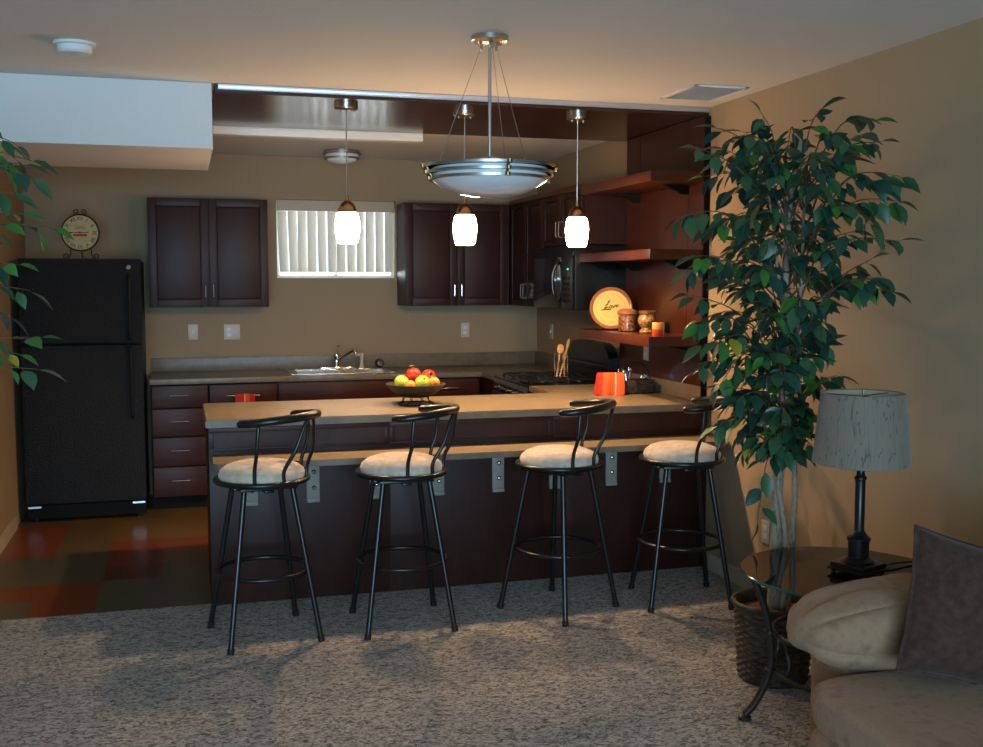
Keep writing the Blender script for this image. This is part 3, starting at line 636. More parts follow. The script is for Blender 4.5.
# chandelier
t = thing('chandelier', 'metal-ringed white bowl chandelier hanging in front of the bar', 'chandelier', (1.155, 4.04, ZC))
MB().lathe([(0, 0), (.072, 0), (.072, -.018), (.060, -.026), (0, -.028)], M['nickel'], n=36).build('ceiling_canopy', t, True)
MB().tube([(0, 0, -.02), (0, 0, -.462)], .0065, M['nickel'], 10).build('rod', t, True)
for a in (0.5, 2.6, 4.7):
    q = MB(); c, s = math.cos(a), math.sin(a); q.tube([(.035 * c, .035 * s, -.04), (.215 * c, .215 * s, -.492)], .0013, M['nickel'], 6); q.lathe([(.006, -.025), (.006, -.05), (0, -.05)], M['nickel'], (.035 * c, .035 * s, 0), 10); q.build('cable', t)
MB().lathe([(0, -.455), (.02, -.456), (.04, -.463), (.055, -.480), (.060, -.50), (0, -.50)], M['nickel'], n=28).build('hub', t, True)
MB().lathe([(.215, -.493), (.224, -.50), (.224, -.545), (.215, -.553), (.185, -.574), (.13, -.597), (.07, -.609), (0, -.613)], M['opal'], n=56).build('glass_bowl', t, True)
for r, z in ((.262, -.497), (.250, -.520), (.238, -.543)):
    MB().lathe([(r - .012, z - .005), (r, z - .005), (r, z + .005), (r - .012, z + .005), (r - .012, z - .005)], M['nickel'], n=64).build('ring', t, True)
for k in range(4):
    a = -PI / 2 + k * PI / 2; c, s = math.cos(a), math.sin(a); q = MB()
    q.tube([(.225 * c, .225 * s, -.546), (.252 * c, .252 * s, -.494)], .006, M['brass'], 8)
    for r, z in ((.266, -.497), (.254, -.520), (.242, -.543)): q.lathe([(0, -.009), (.010, -.006), (.010, .006), (0, .009)], M['brass'], (r * c, r * s, z), 10)
    q.build('ring_post', t, True)
# flush kitchen light
t = thing('flush_ceiling_light', 'small round flush light with two metal rings on the kitchen ceiling', 'light', (1.124, 7.80, ZC - .001))
MB().lathe([(0, 0), (.12, 0), (.12, -.03), (.105, -.075), (.06, -.09), (0, -.094)], M['opal'], n=40).build('glass_bowl', t, True)
for r, z in ((.138, -.022), (.132, -.055)): MB().lathe([(r - .012, z - .005), (r, z - .005), (r, z + .005), (r - .012, z + .005), (r - .012, z - .005)], M['nickel'], n=48).build('ring', t, True)
MB().lathe([(0, 0), (.128, 0), (.128, -.012), (0, -.012)], M['nickel'], n=40).build('base', t, True)
# smoke detector, vent
t = thing('smoke_detector', 'round white smoke detector on the ceiling at upper left', 'smoke detector', (-.386, 4.60, ZC - .001))
MB().lathe([(0, 0), (.080, 0), (.080, -.010), (.074, -.012), (.066, -.014), (.066, -.034), (.058, -.042), (0, -.044)], M['white'], n=36).build('body', t, True)
MB().lathe([(.0, -.0405), (.02, -.0445), (.016, -.047), (0, -.048)], M['vent'], n=20).build('test_button', t, True)
t = thing('ceiling_vent', 'rectangular ceiling air vent near the right wall', 'vent', (2.51, 4.92, ZC - .001))
b = MB(); w, h = .145, .195
b.box(-w, w, -h, -h + .022, -.008, 0, M['white'], .002); b.box(-w, w, h - .022, h, -.008, 0, M['white'], .002); b.box(-w, -w + .022, -h, h, -.008, 0, M['white'], .002); b.box(w - .022, w, -h, h, -.008, 0, M['white'], .002); b.build('frame', t, True)
b = MB(); b.box(-w + .02, w - .02, -h + .02, h - .02, -.002, 0, M['vent'])
for k in range(13): y = -h + .032 + k * .0272; b.prism([(y, -.009), (y + .015, -.003), (y + .016, -.004), (y + .001, -.010)], 'x', -w + .022, w - .022, M['vent'])
b.build('louvres', t)

# ------------------------------------------------------------------ switches, outlets
def plate_y(name, x, z, gangs, lab, cat, kind):
    t = thing(name, lab, cat, (x, YB - .0005, z)); w = .035 if gangs == 1 else .058
    MB().box(-w, w, -.006, 0, -.057, .057, M['switch'], .002).build('wall_plate', t, True)
    for g in range(gangs):
        cx = (g - (gangs - 1) / 2) * .046
        if kind[g] == 's': MB().box(cx - .005, cx + .005, -.016, -.006, -.010, .012, M['white'], .002).build('toggle', t, True)
        else:
            for zz in (-.02, .02): MB().box(cx - .016, cx + .016, -.008, -.0055, zz - .014, zz + .014, M['white'], .002).build('socket', t, True)
def plate_x(name, y, z, lab, cat, kind, x=XR):
    t = thing(name, lab, cat, (x - .0005, y, z))
    MB().box(-.006, 0, -.035, .035, -.057, .057, M['switch'], .002).build('wall_plate', t, True)
    if kind == 's': MB().box(-.016, -.006, -.005, .005, -.01, .012, M['white'], .002).build('toggle', t, True)
    else:
        for zz in (-.02, .02): MB().box(-.008, -.0055, -.016, .016, zz - .014, zz + .014, M['white'], .002).build('socket', t, True)
plate_y('light_switch', .068, 1.205, 1, 'single white light switch under the left wall cabinet', 'switch', 's')
plate_y('wall_outlet', .350, 1.202, 2, 'double-width white outlet and switch plate under the left wall cabinet', 'outlet', 'os')
plate_y('wall_outlet', 2.157, 1.194, 1, 'white wall outlet under the cabinet right of the window', 'outlet', 'o')
plate_x('light_switch', 7.90, 1.19, 'white switch on the right kitchen wall near the corner', 'switch', 's')
plate_x('wall_outlet', 4.66, .338, 'white outlet low on the right wall beside the tree trunk', 'outlet', 'o')
plate_x('wall_outlet', 6.05, 1.155, 'small outlet on the dark panel just under the lowest shelf', 'outlet', 'o', XR - .0305)

# ------------------------------------------------------------------ bar stools
def make_stool():
    t = thing('bar_stool', 'x', 'stool', group='bar stools along the bar ledge')
    SZ = .706
    for sx in (-1, 1):
        for sy in (-1, 1):
            top = Vector((sx * .105, sy * .105, SZ - .018)); bot = Vector((sx * .20, sy * .20, .004))
            l = MB().tube([top, bot], .0125, M['iron'], 12).build('leg', t, True)
            MB().tube([bot + (top - bot) * .03, bot + Vector((sx * .0006, sy * .0006, -.004))], .0155, M['rubber'], 12).build('rubber_foot', l, True)
    zr = .300; k = (SZ - .018 - zr) / (SZ - .022); rr = math.sqrt(2) * (.105 + .095 * k)
    MB().tube(circ((0, 0), rr - .021, 48, zr), .0105, M['iron'], 10, closed=True).build('foot_ring', t, True)
    q = MB(); q.box(-.125, .125, -.125, .125, SZ - .030, SZ - .018, M['iron'], .003)
    for sx, sy in ((1, 0), (0, 1)): q.box(-.13 if sx else -.02, .13 if sx else .02, -.13 if sy else -.02, .13 if sy else .02, SZ - .042, SZ - .030, M['iron'], .003)
    q.lathe([(.07, SZ - .019), (.07, SZ - .008), (0, SZ - .008)], M['iron'], n=24); q.build('swivel_plate', t, True)
    seat = [MB().tube(circ((0, 0), .200, 56, SZ + .004), .012, M['iron'], 10, closed=True).lathe([(0, SZ - .008), (.195, SZ - .008), (.195, SZ + .004), (0, SZ + .004)], M['iron'], n=40).build('seat_ring', t, True)]
    pr_ = [(.182, SZ + .005), (.188, SZ + .016), (.189, SZ + .030), (.182, SZ + .046), (.162, SZ + .062), (.13, SZ + .074), (.08, SZ + .079), (.04, SZ + .081), (0, SZ + .0815)]
    seat.append(MB().lathe(pr_, M['cream'], n=48).build('seat_cushion', t, True))
    RZ = .974
    # rail: arc whose centre is pushed to the back (+x)
    rp = []
    for i in range(29):
        u = (i / 28 - .5) * 2; a = u * math.radians(80); rr = .204
        x, y = .048 + rr * math.cos(a), rr * math.sin(a)
        rp.append((x, y, RZ + .028 * math.cos(a)))
    for s in (0, 1):
        e = Vector(rp[-1]) if s else Vector(rp[0]); dr = Vector((-1, 0, -.06 )) ; ex = [e + dr * .02, e + dr * .045, e + dr * .058]
        rp = rp + [tuple(v) for v in ex] if s else [tuple(v) for v in ex[::-1]] + rp
    rad = [.012, .019] + [.0205] * (len(rp) - 4) + [.019, .012]
    seat.append(MB().tube(rp, rad, M['iron'], 12, flat=.9).build('arm_rail', t, True))
    for s in (-1, 1):
        a = s * math.radians(64); p0 = Vector((.196 * math.cos(a), .196 * math.sin(a), SZ + .004)); 
        a2 = s * math.radians(68); p1 = Vector((.048 + .204 * math.cos(a2) - .004, .204 * math.sin(a2), RZ - .006))
        mid = [p0 + Vector((.004, s * .004, .07)), p0.lerp(p1, .55) + Vector((.006, s * .010, 0)), p0.lerp(p1, .8) + Vector((.004, s * .008, 0))]
        seat.append(MB().tube(smoothp([p0] + mid + [p1], 6), .0085, M['iron'], 10).build('backrest_post', t, True))
    a = math.radians(26); p0 = [Vector((.196 * math.cos(s * a), .196 * math.sin(s * a), SZ + .004)) for s in (-1, 1)]
    L = [p0[0], p0[0] + Vector((.002, -.004, .06)), Vector((.222, -.070, SZ + .15)), Vector((.246, -.040, SZ + .245)), Vector((.256, -.018, SZ + .283)), Vector((.258, 0, SZ + .292)), Vector((.256, .018, SZ + .283)), Vector((.246, .040, SZ + .245)), Vector((.222, .070, SZ + .15)), p0[1] + Vector((.002, .004, .06)), p0[1]]
    seat.append(MB().tube(smoothp(L, 6), .0085, M['iron'], 10).build('backrest_loop', t, True))
    return t, [s.name for s in seat]
proto, seatnames = make_stool()
swiv = {'seat_ring', 'seat_cushion', 'arm_rail', 'backrest_post', 'backrest_loop'}
specs = [(.320, 4.796, 10.5, -39, 'black metal bar stool with cream seat, leftmost in the row'),
         (.948, 4.798, 1, -29, 'black metal bar stool with cream seat, in front of the fruit bowl'),
         (1.720, 4.805, 32.0, -27, 'black metal bar stool with cream seat, second from the ficus tree'),
         (2.350, 4.770, -10, -32, 'black metal bar stool with cream seat, nearest the ficus tree')]
for i, (x, y, legdeg, backdeg, lab) in enumerate(specs):
    s = proto if i == 0 else copy_tree(proto)
    s.location = (x, y, 0); s.rotation_euler = (0, 0, math.radians(legdeg)); s['label'] = lab
    for ch in s.children:
        if ch.name.split('.')[0] in swiv: ch.rotation_euler = (0, 0, math.radians(backdeg - legdeg))

# ------------------------------------------------------------------ fruit bowl
bx, by, bz = 1.205, 5.68, .9145
t = thing('fruit_bowl', 'dark woven bowl on a wire stand on the bar countertop', 'bowl', (bx, by, bz))
MB().lathe([(0, .040), (.05, .042), (.10, .056), (.135, .080), (.160, .108), (.163, .112), (.158, .114), (.130, .088), (.095, .064), (.05, .050), (0, .048)], M['bowl'], n=40).build('bowl', t, True)
q = MB(); q.tube(circ((0, 0), .098, 36, .004), .0035, M['iron'], 6, closed=True); q.tube(circ((0, 0), .07, 36, .044), .003, M['iron'], 6, closed=True)
for k in range(8):
    a = k * PI / 4; q.tube(smoothp([(.098 * math.cos(a), .098 * math.sin(a), .004), (.075 * math.cos(a + .2), .075 * math.sin(a + .2), .022), (.072 * math.cos(a + .35), .072 * math.sin(a + .35), .045)], 4), .0025, M['iron'], 6)
q.build('wire_stand', t, True)
def fruit(name, x, y, z, r, m, lab, stem='calyx', tilt=(0, 0)):
    t = thing(name, lab, name.replace('_', ' ').split(' ')[-1] if name != 'orange' else 'orange', (bx + x, by + y, bz + z), group='fruit in the bowl')
    t.rotation_euler = (tilt[0], tilt[1], 0)
    pr_ = [(.0, -r * .84), (r * .25, -r * .90), (r * .6, -r * .76), (r * .92, -r * .32), (r, .08 * r), (r * .88, r * .52), (r * .6, r * .82), (r * .28, r * .90), (r * .08, r * .80), (0, r * .74)]
    if name == 'orange': pr_ = [(r * math.sin(PI * i / 12), -r * math.cos(PI * i / 12)) for i in range(13)]
    if name == 'pomegranate': pr_ = [(r * math.sin(PI * i / 12), -r * .93 * math.cos(PI * i / 12)) for i in range(13)]
    MB().lathe(pr_, m, n=24).build('flesh', t, True)
    if name == 'pomegranate': MB().lathe([(r * .16, r * .86), (r * .2, r * 1.05), (r * .34, r * 1.24), (r * .28, r * 1.22), (r * .1, r * 1.0), (0, r * .98)], M['calyx'], n=10).build('crown', t, True)
    else: MB().tube([(0, 0, r * .72), (r * .04, 0, r * (1.06 if name == 'apple' else 1.02))], r * .05, M['calyx'], 6).build('stem', t, True)
fruit('apple', -.085, -.035, .122, .041, M['appleG'], 'green apple at the left edge of the fruit bowl', tilt=(.5, .3))
fruit('apple', .022, -.070, .122, .042, M['appleG'], 'green apple at the front middle of the fruit bowl', tilt=(.9, .2))
fruit('pomegranate', -.012, .0, .162, .041, M['appleR'], 'red fruit at the top of the fruit bowl pile', tilt=(.1, -.2))
fruit('pomegranate', .074, .008, .146, .041, M['appleR'], 'red fruit at the upper right of the bowl, crown facing out', tilt=(1.2, .2))
fruit('orange', -.050, -.090, .112, .029, M['orangef'], 'orange fruit in the bowl between the two green apples')
fruit('orange', .087, -.060, .121, .032, M['orangef'], 'orange fruit at the front right of the fruit bowl')

# ------------------------------------------------------------------ things on shelf
# plate with writing
t = thing('decorative_plate', 'round yellow plate reading Love with terracotta rim on the lowest shelf', 'plate')
R = .130
MB().lathe([(0, .012), (R * .8, .010), (R, -.002), (R, -.008), (R * .97, -.010), (R * .82, .002), (0, .002)], M['platerim'], (0, 0, R), 48, 'y').build('rim', t, True)
q = MB().lathe([(0, .0015), (R * .82, .0015), (R * .84, -.0015), (R * .80, -.0008), (0, -.0008)], M['plateyel'], (0, 0, R), 48, 'y')
def stroke(pts, w=.0018): q.tube(smoothp([(x * .001, -.0025, R + z * .001) for x, z in pts], 5), [w] * ((len(pts) - 1) * 5 + 1), M['ink'], 6)
stroke([(-36, 14), (-30, 20), (-18, 30), (-8, 40), (-10, 46), (-17, 40), (-22, 22), (-28, 6), (-36, -1), (-40, 3), (-32, 5), (-20, 1), (-10, 3)], .0024)
stroke([(0, 16), (-7, 12), (-7, 4), (0, 2), (6, 8), (3, 15), (0, 16), (6, 13), (11, 16)], .0021)
stroke([(11, 16), (14, 4), (16, 3), (22, 12), (25, 19), (28, 17)], .0021)
stroke([(29, 10), (36, 13), (38, 19), (33, 20), (30, 14), (32, 7), (39, 8), (50, 22)], .0021)
stroke([(-58, -14), (-40, -8), (-20, -9), (2, -6)], .0034)
for rr, nn in ((.088, 58), (.058, 30)):
    for k in range(nn):
        if rr < .06 and not (k > nn * .5): continue
        a = 2 * PI * k / nn
        if k % 6 == 5: continue
        q.add([(rr * math.cos(a) + dx * math.cos(a + PI / 2) + dz * math.cos(a), -.0012, R + rr * math.sin(a) + dx * math.sin(a + PI / 2) + dz * math.sin(a)) for dx, dz in ((-.0022, -.002), (.0022, -.002), (.0022, .002), (-.0022, .002))], [(0, 1, 2, 3)], M['clay'])
q.build('plate_face', t, True)
q = MB()
for s in (-1, 1):
    q.tube(smoothp([(s * .075, .03, .002), (s * .075, -.02, .002), (s * .075, -.045, .010), (s * .075, -.05, .028), (s * .075, -.04, .038), (s * .075, -.032, .028), (s * .075, -.037, .020)], 4), .004, M['wrought'], 7)
q.tube([(-.075, .03, .004), (.075, .03, .004)], .004, M['wrought'], 7); q.tube([(0, .03, .004), (0, .055, .12)], .004, M['wrought'], 7)
ez = q.build('easel', t, True)
t.location = (2.515, 6.10, 1.2885); t.rotation_euler = (math.radians(-10), 0, math.radians(-20))
ez.rotation_euler = (math.radians(10), 0, 0); ez.location = (0, 0, -.006)
t = thing('canister', 'brown glazed canister with domed clay lid on the lowest shelf', 'canister', (2.560, 5.955, 1.2815))
MB().lathe([(.047, 0), (.054, .005), (.055, .085), (.053, .098), (0, .100)], M['canister'], n=32).build('body', t, True)
MB().lathe([(.056, .100), (.061, .105), (.061, .118), (.052, .128), (.028, .135), (0, .137)], M['clay'], n=32).build('lid', t, True)
t = tag(MB().lathe([(.042, 0), (.046, .006), (.040, .018), (.030, .028), (.034, .034), (.050, .052), (.055, .072), (.050, .092), (.040, .104), (.046, .112), (.056, .128), (.051, .128), (.038, .112), (.036, .104), (0, .08)], M['amber'], n=36).build('glazed_pot', smooth=True), 'shiny amber glazed pot with flared rim on the lowest shelf', 'pot'); t.location = (2.590, 5.735, 1.2815)
t = thing('candle', 'orange and red striped pillar candle at the near end of the lowest shelf', 'candle', (2.515, 5.42, 1.2815))
b = MB(); b.lathe([(.033, 0), (.034, .002), (.034, .036), (0, .036)], M['candleR'], n=28); b.lathe([(.034, .036), (.034, .068), (.031, .072), (.015, .070), (0, .070)], M['candleO'], n=28)
b.build('wax', t, True)
a0 = -1.1; MB().add([( .0346 * math.cos(a), .0346 * math.sin(a), z) for z in (.002, .068) for a in (a0, a0 + .15, a0 + .3)], [(0, 1, 4, 3), (1, 2, 5, 4)], M['candleS'])
MB().tube([(0, 0, .069), (.001, 0, .080)], .0012, M['ink'], 5).build('wick', t)
b = MB(); b.add([(.0346 * math.cos(a), .0346 * math.sin(a), z) for z in (.002, .068) for a in (a0, a0 + .15, a0 + .3)], [(0, 1, 4, 3), (1, 2, 5, 4)], M['candleS']); b.build('pale_stripe', t)

# ------------------------------------------------------------------ utensil holder & basket
ux, uy, uz = 2.395, 6.66, .9485
t = thing('utensil_holder', 'open wire utensil holder standing on the stove by the counter', 'holder', (ux, uy, uz)); 
q = MB(); r = .046
for z in (.002, .05, .10, .15): q.tube(circ((0, 0), r, 28, z), .0018, M['chrome'], 6, closed=True)
for k in range(8): a = k * PI / 4; q.tube([(r * math.cos(a), r * math.sin(a), .002), (r * math.cos(a), r * math.sin(a), .155)], .0022, M['chrome'], 6)
q.lathe([(0, .001), (r, .001), (r, .004), (0, .004)], M['chrome'], n=28); q.build('wire_frame', t, True)
def spoon(name, lab, p0, p1, head, m, hw, hl, group, th=.006, kind='spoon'):
    p0 = Vector(p0); p1 = Vector(p1); d = (p1 - p0).normalized()
    b = MB(); b.tube([p0, p0.lerp(p1, .5), p1 + d * hl * .15], [th, th * .8, th * .9], m, 8)
    n0 = len(b.v); b.puff((0, 0, 0), (hw, hw * .30, hl), m, e=.9, n=8)
    z = d; x = Vector((1, 0, 0)); x = (x - z * x.dot(z)).normalized(); y = z.cross(x)
    mt = Matrix.Translation(p1 + d * hl * .42) @ Matrix((x, y, z)).transposed().to_4x4(); b.xf(mt, n0)
    tag(b.build(name, smooth=True, loc=p0), lab, kind, group)
G = 'wooden utensils in the wire holder'
spoon('wooden_spoon', 'wooden spoon with broad round head upright in the wire holder', (ux - .035, uy - .01, uz + .007), (ux - .004, uy + .015, uz + .160), 0, M['woodspoon'], .050, .065, G)
spoon('wooden_spoon', 'thin wooden spatula tilting right out of the wire holder', (ux - .020, uy - .028, uz + .007), (ux + .050, uy + .03, uz + .190), 0, M['woodspoon'], .020, .075, G)
spoon('wooden_spoon', 'wooden spoon leaning behind the broad round one in the wire holder', (ux + .028, uy + .02, uz + .007), (ux + .012, uy - .028, uz + .120), 0, M['woodspoon'], .030, .055, G)
# basket
kx, ky, kz = 2.585, 5.90, .9145
t = thing('flatware_basket', 'black basket with arched handle holding silver flatware on the counter', 'basket', (kx, ky, kz))
b = MB(); w, dd, h = .105, .060, .082
for (x0, x1, y0, y1) in ((-w, w, -dd, -dd + .006), (-w, w, dd - .006, dd), (-w, -w + .006, -dd, dd), (w - .006, w, -dd, dd), (-.003, .003, -dd, dd)): b.box(x0, x1, y0, y1, 0, h, M['wicker'], .001)
b.box(-w, w, -dd, dd, 0, .006, M['wicker']); b.build('basket_body', t, True)
MB().tube([(-w * math.cos(a) * 1.0, 0, h - .01 + .115 * math.sin(a)) for a in [PI * i / 20 for i in range(21)]], .0045, M['iron'], 8).build('handle', t, True)
for i, (dx, dy, hx, hy, L) in enumerate(((-.05, -.02, -.060, -.005, .115), (-.035, .01, -.02, .02, .125), (-.06, .02, -.075, .03, .11), (.04, -.02, .045, -.02, .075), (.06, .0, .066, .0, .080), (.075, .02, .082, .015, .07))):
    lab = 'silver spoons and forks standing in the left half of the basket' if i < 3 else 'silver spoons with low heads in the right half of the basket'
    spoon('flatware_spoon', lab, (kx + dx, ky + dy, kz + .0075), (kx + hx, ky + hy, kz + L), 0, M['chrome'], .030, .042, 'left flatware in the basket' if i < 3 else 'right flatware in the basket', .0025)
# napkin
t = thing('striped_napkin', 'bright orange striped napkin draped over the left front of the basket', 'napkin', (2.395, 5.83, .9145), math.radians(-8))
cols = [('red', -.085, -.050), ('orange', -.050, -.005), ('orange', -.005, .028), ('stripe', .028, .034), ('orange', .034, .085)]
b = MB()
for m, xa, xb in cols:
    n = 5; vs = []; fs = []
    def prf(x):
        wv = .004 * math.sin(x * 70)
        return [(-.036 + wv, .001), (-.031 + wv, .055), (-.018 + wv * .6, .108), (-.004, .132 + .12 * abs(wv)), (.006, .132), (.016, .105), (.028 - wv, .055), (.032 - wv, .001)]
    for i in range(n + 1):
        x = xa + (xb - xa) * i / n
        for y, z in prf(x): vs.append((x * (1 - z * .5) + z * .06, y, z))
    P = 8
    for i in range(n):
        for k in range(P - 1): fs.append((i * P + k, (i + 1) * P + k, (i + 1) * P + k + 1, i * P + k + 1))
        fs.append((i * P, i * P + 7, (i + 1) * P + 7, (i + 1) * P))
    if xa == -.085: fs.append(tuple(range(P)))
    if xb == .085: fs.append(tuple(n * P + k for k in range(P)))
    b.add(vs, fs, M[m])
b.build('cloth', t, True)

# ------------------------------------------------------------------ ficus trees
def leaf(b, p, d, up, L, W, m):
    d = d.normalized(); s = d.cross(up); s = s.normalized() if s.length > 1e-4 else d.orthogonal().normalized(); n = s.cross(d)
    prof = [(0, 0), (.18, .34), (.42, .5), (.68, .38), (.88, .13), (1.0, 0)]
    mid = []; le = []; ri = []
    for u, w in prof:
        c = p + d * (u * L) - n * (u * u * L * .22); mid.append(c)
        le.append(c + s * (w * W) + n * (abs(w) * W * .30)); ri.append(c - s * (w * W) + n * (abs(w) * W * .30))
    vs = [mid[0]] + [q for i in range(1, 5) for q in (le[i], mid[i], ri[i])] + [mid[5]]
    fs = [(0, 2, 1), (0, 3, 2)]
    for i in range(3): a = 1 + i * 3; fs += [(a, a + 1, a + 4, a + 3), (a + 1, a + 2, a + 5, a + 4)]
    fs += [(10, 11, 13), (11, 12, 13)]
    b.add(vs, fs, m)
def ficus(base, pot_h, stems, profile, nb, label, rs, lmats, Lf=.088, pot_r=.155, potlabel='', extra=()):
    rg = random.Random(rs); t = thing('ficus_tree', label, 'tree', base)
    pr_ = [(pot_r * .80, 0), (pot_r * .86, .01)] + [(pot_r * (.86 + .14 * i / 10), pot_h * (.03 + .93 * i / 10)) for i in range(11)] + [(pot_r * 1.06, pot_h * .96), (pot_r * 1.06, pot_h), (pot_r * .96, pot_h), (pot_r * .94, pot_h - .05), (pot_r * .5, pot_h - .045), (0, pot_h - .043)]
    q = MB(); k0 = 0; q.lathe(pr_[:-2], M['wicker'], n=40)
    NT, NR = 144, 46; vs = []
    for jz in range(NR):
        z = pot_h * (.02 + .93 * jz / (NR - 1)); r = pot_r * (.86 + .14 * (z / pot_h)) + .003
        row = jz // 2
        for i in range(NT):
            a = 2 * PI * i / NT; wv = .0045 * math.sin(a * 18 + row * PI * .93) * (1 if jz % 2 else .5) + .0016 * noise.noise(Vector((a * 9, row * 3.1, 0)))
            vs.append(((r + wv - (0 if jz % 2 else .0022)) * math.cos(a), (r + wv - (0 if jz % 2 else .0022)) * math.sin(a), z))
    q.add(vs, [(jz * NT + i, jz * NT + (i + 1) % NT, (jz + 1) * NT + (i + 1) % NT, (jz + 1) * NT + i) for jz in range(NR - 1) for i in range(NT)], M['wicker'])
    q.tube(circ((0, 0), pot_r * 1.03, 48, pot_h - .004), .010, M['wicker'], 8, closed=True)
    pot = tag(q.build('basket_pot', t, True), 'dark woven basket pot')
    MB().lathe([(pot_r * .93, pot_h - .055), (pot_r * .93, pot_h - .042), (pot_r * .4, pot_h - .03), (0, pot_h - .028)], M['moss'], n=36).build('bark_chips', pot, True)
    allst = []
    if base[0] > 0:
        stems = [([(p[0] - .03, p[1], p[2]) for p in pts], a_, b_) for pts, a_, b_ in stems]
        profile = [(z_, (c_[0] - .05, c_[1], 0), r_) for z_, c_, r_ in profile]
        extra = [((p[0] - .03, p[1], p[2]), (q_[0] - .05, q_[1], q_[2]), n_) for p, q_, n_ in extra]
    for pts, r0, r1 in stems:
        sp = smoothp([Vector(p) for p in pts], 8); N = len(sp); sp = [p + Vector((rg.uniform(-1, 1), rg.uniform(-1, 1), 0)) * .0025 for p in sp]
        MB().tube(sp, [r0 + (r1 - r0) * i / (N - 1) for i in range(N)], M['bark'], 10).build('trunk', t, True); allst.append(sp)
    tw = MB(); lf = MB()
    def width(z):
        for (z0, c0, r0_), (z1, c1, r1_) in zip(profile, profile[1:]):
            if z0 <= z <= z1: u = (z - z0) / (z1 - z0); return Vector(c0).lerp(Vector(c1), u), r0_ + (r1_ - r0_) * u
        return Vector(profile[-1][1]), .05
    zs = profile[0][0]; ze = profile[-1][0]
    def branch(p, q, n):
        mid = p.lerp(q, .55) + Vector((0, 0, .05 + .08 * rg.random())); pts = smoothp([p, mid, q], 6)
        tw.tube(pts, [.004 - .0028 * i / (len(pts) - 1) for i in range(len(pts))], M['twig'], 5, caps=False)
        N = len(pts)
        for k in range(n):
            u = .28 + .72 * k / max(n - 1, 1); i = min(int(u * (N - 1)), N - 2); P = pts[i].lerp(pts[i + 1], u * (N - 1) - i); d = (pts[i + 1] - pts[i]).normalized()
            side = d.cross(Vector((0, 0, 1))); side = side.normalized() if side.length > .05 else Vector((rg.uniform(-1, 1), rg.uniform(-1, 1), 0)).normalized()
            side *= 1 if k % 2 else -1
            dr = d * rg.uniform(.2, .8) + side * rg.uniform(.4, 1.0) + Vector((0, 0, rg.uniform(-1.1, .05)))
            if k == n - 1: dr = d + Vector((0, 0, rg.uniform(-.6, .3)))
            L = Lf * rg.uniform(.70, 1.15); st = P + dr.normalized() * .014
            tw.tube([P, st], .001, M['twig'], 4, caps=False)
            upv = Vector((rg.uniform(-.6, .6), rg.uniform(-.6, .6), 1))
            leaf(lf, st, dr, upv, L, L * rg.uniform(.46, .60), M[rg.choices(['leafA', 'leafB', 'leafC', 'leafD'], lmats)[0]])
    for k in range(nb):
        z = zs + (ze - zs) * ((k + rg.random()) / nb); c, r = width(z); a = k * 2.39996 + rg.uniform(-.5, .5)
        rr = r * math.sqrt(rg.uniform(.12, 1)); q = c + Vector((rr * math.cos(a), rr * math.sin(a), z))
        # start on a stem below
        st = rg.choice(allst[:2]) if len(allst) > 1 else allst[0]
        zz = max(z - rg.uniform(.08, .35), zs - .05); p = min(st, key=lambda v: abs(v.z - zz)).copy()
        if (q - p).length < .1: q = p + (q - p).normalized() * .14
        branch(p, q, rg.randint(9, 14))
    for p, q, n in extra: branch(Vector(p), Vector(q), n)
    for v in lf.v: v.x = min(v.x, XR - .008 - base[0])
    lf.build('foliage', t, True, angle=180)
    tw.build('twigs', t, True, angle=180)
    return t
ficus((2.235, 3.70, 0), .315,
      [([(.03, 0, .26), (.035, .0, .5), (.045, .02, .75), (.05, -.01, 1.1), (.06, .02, 1.45), (.07, .02, 1.85), (.10, .0, 2.12)], .030, .008),
       ([(.095, .015, .26), (.115, .02, .5), (.105, -.01, .8), (.095, .02, 1.1), (.11, -.01, 1.5), (.14, .03, 1.95)], .015, .005),
       ([(.05, -.03, .26), (.055, -.035, .55), (.03, .0, .85), (.055, .03, 1.15), (.03, 0, 1.5), (-.04, .0, 1.95)], .013, .004)],
      [(.90, (.05, 0, 0), .15), (1.05, (.02, 0, 0), .23), (1.2, (.0, 0, 0), .31), (1.36, (.04, 0, 0), .35), (1.55, (.08, 0, 0), .40), (1.85, (.09, 0, 0), .41), (2.02, (.09, 0, 0), .38), (2.16, (.08, 0, 0), .24)],
      104, 'tall artificial ficus tree in a dark basket by the right wall', 11, (.45, .40, .14, .01), Lf=.092,
      extra=[((.08, 0, 1.9), (.20, 0, 2.24), 9), ((.1, 0, 1.9), (.43, -.05, 2.12), 10), ((.1, 0, 1.9), (.40, -.05, 2.20), 10), ((.05, 0, 1.8), (-.20, .05, 2.16), 9), ((.05, 0, 1.8), (-.32, .0, 2.08), 10), ((.05, 0, 1.8), (-.02, .05, 2.22), 9), ((.03, 0, 1.6), (-.38, .02, 1.82), 11), ((.03, 0, 1.5), (-.34, .02, 1.62), 10), ((.0, 0, 1.3), (-.22, -.02, 1.18), 9), ((.02, 0, .9), (-.06, -.05, .66), 6), ((.0, 0, 1.2), (-.28, .0, 1.42), 10), ((0.05, 0, 1.2), (-.30, .0, 1.24), 8), ((0.05, 0, 1.5), (.36, .0, 1.55), 9)])
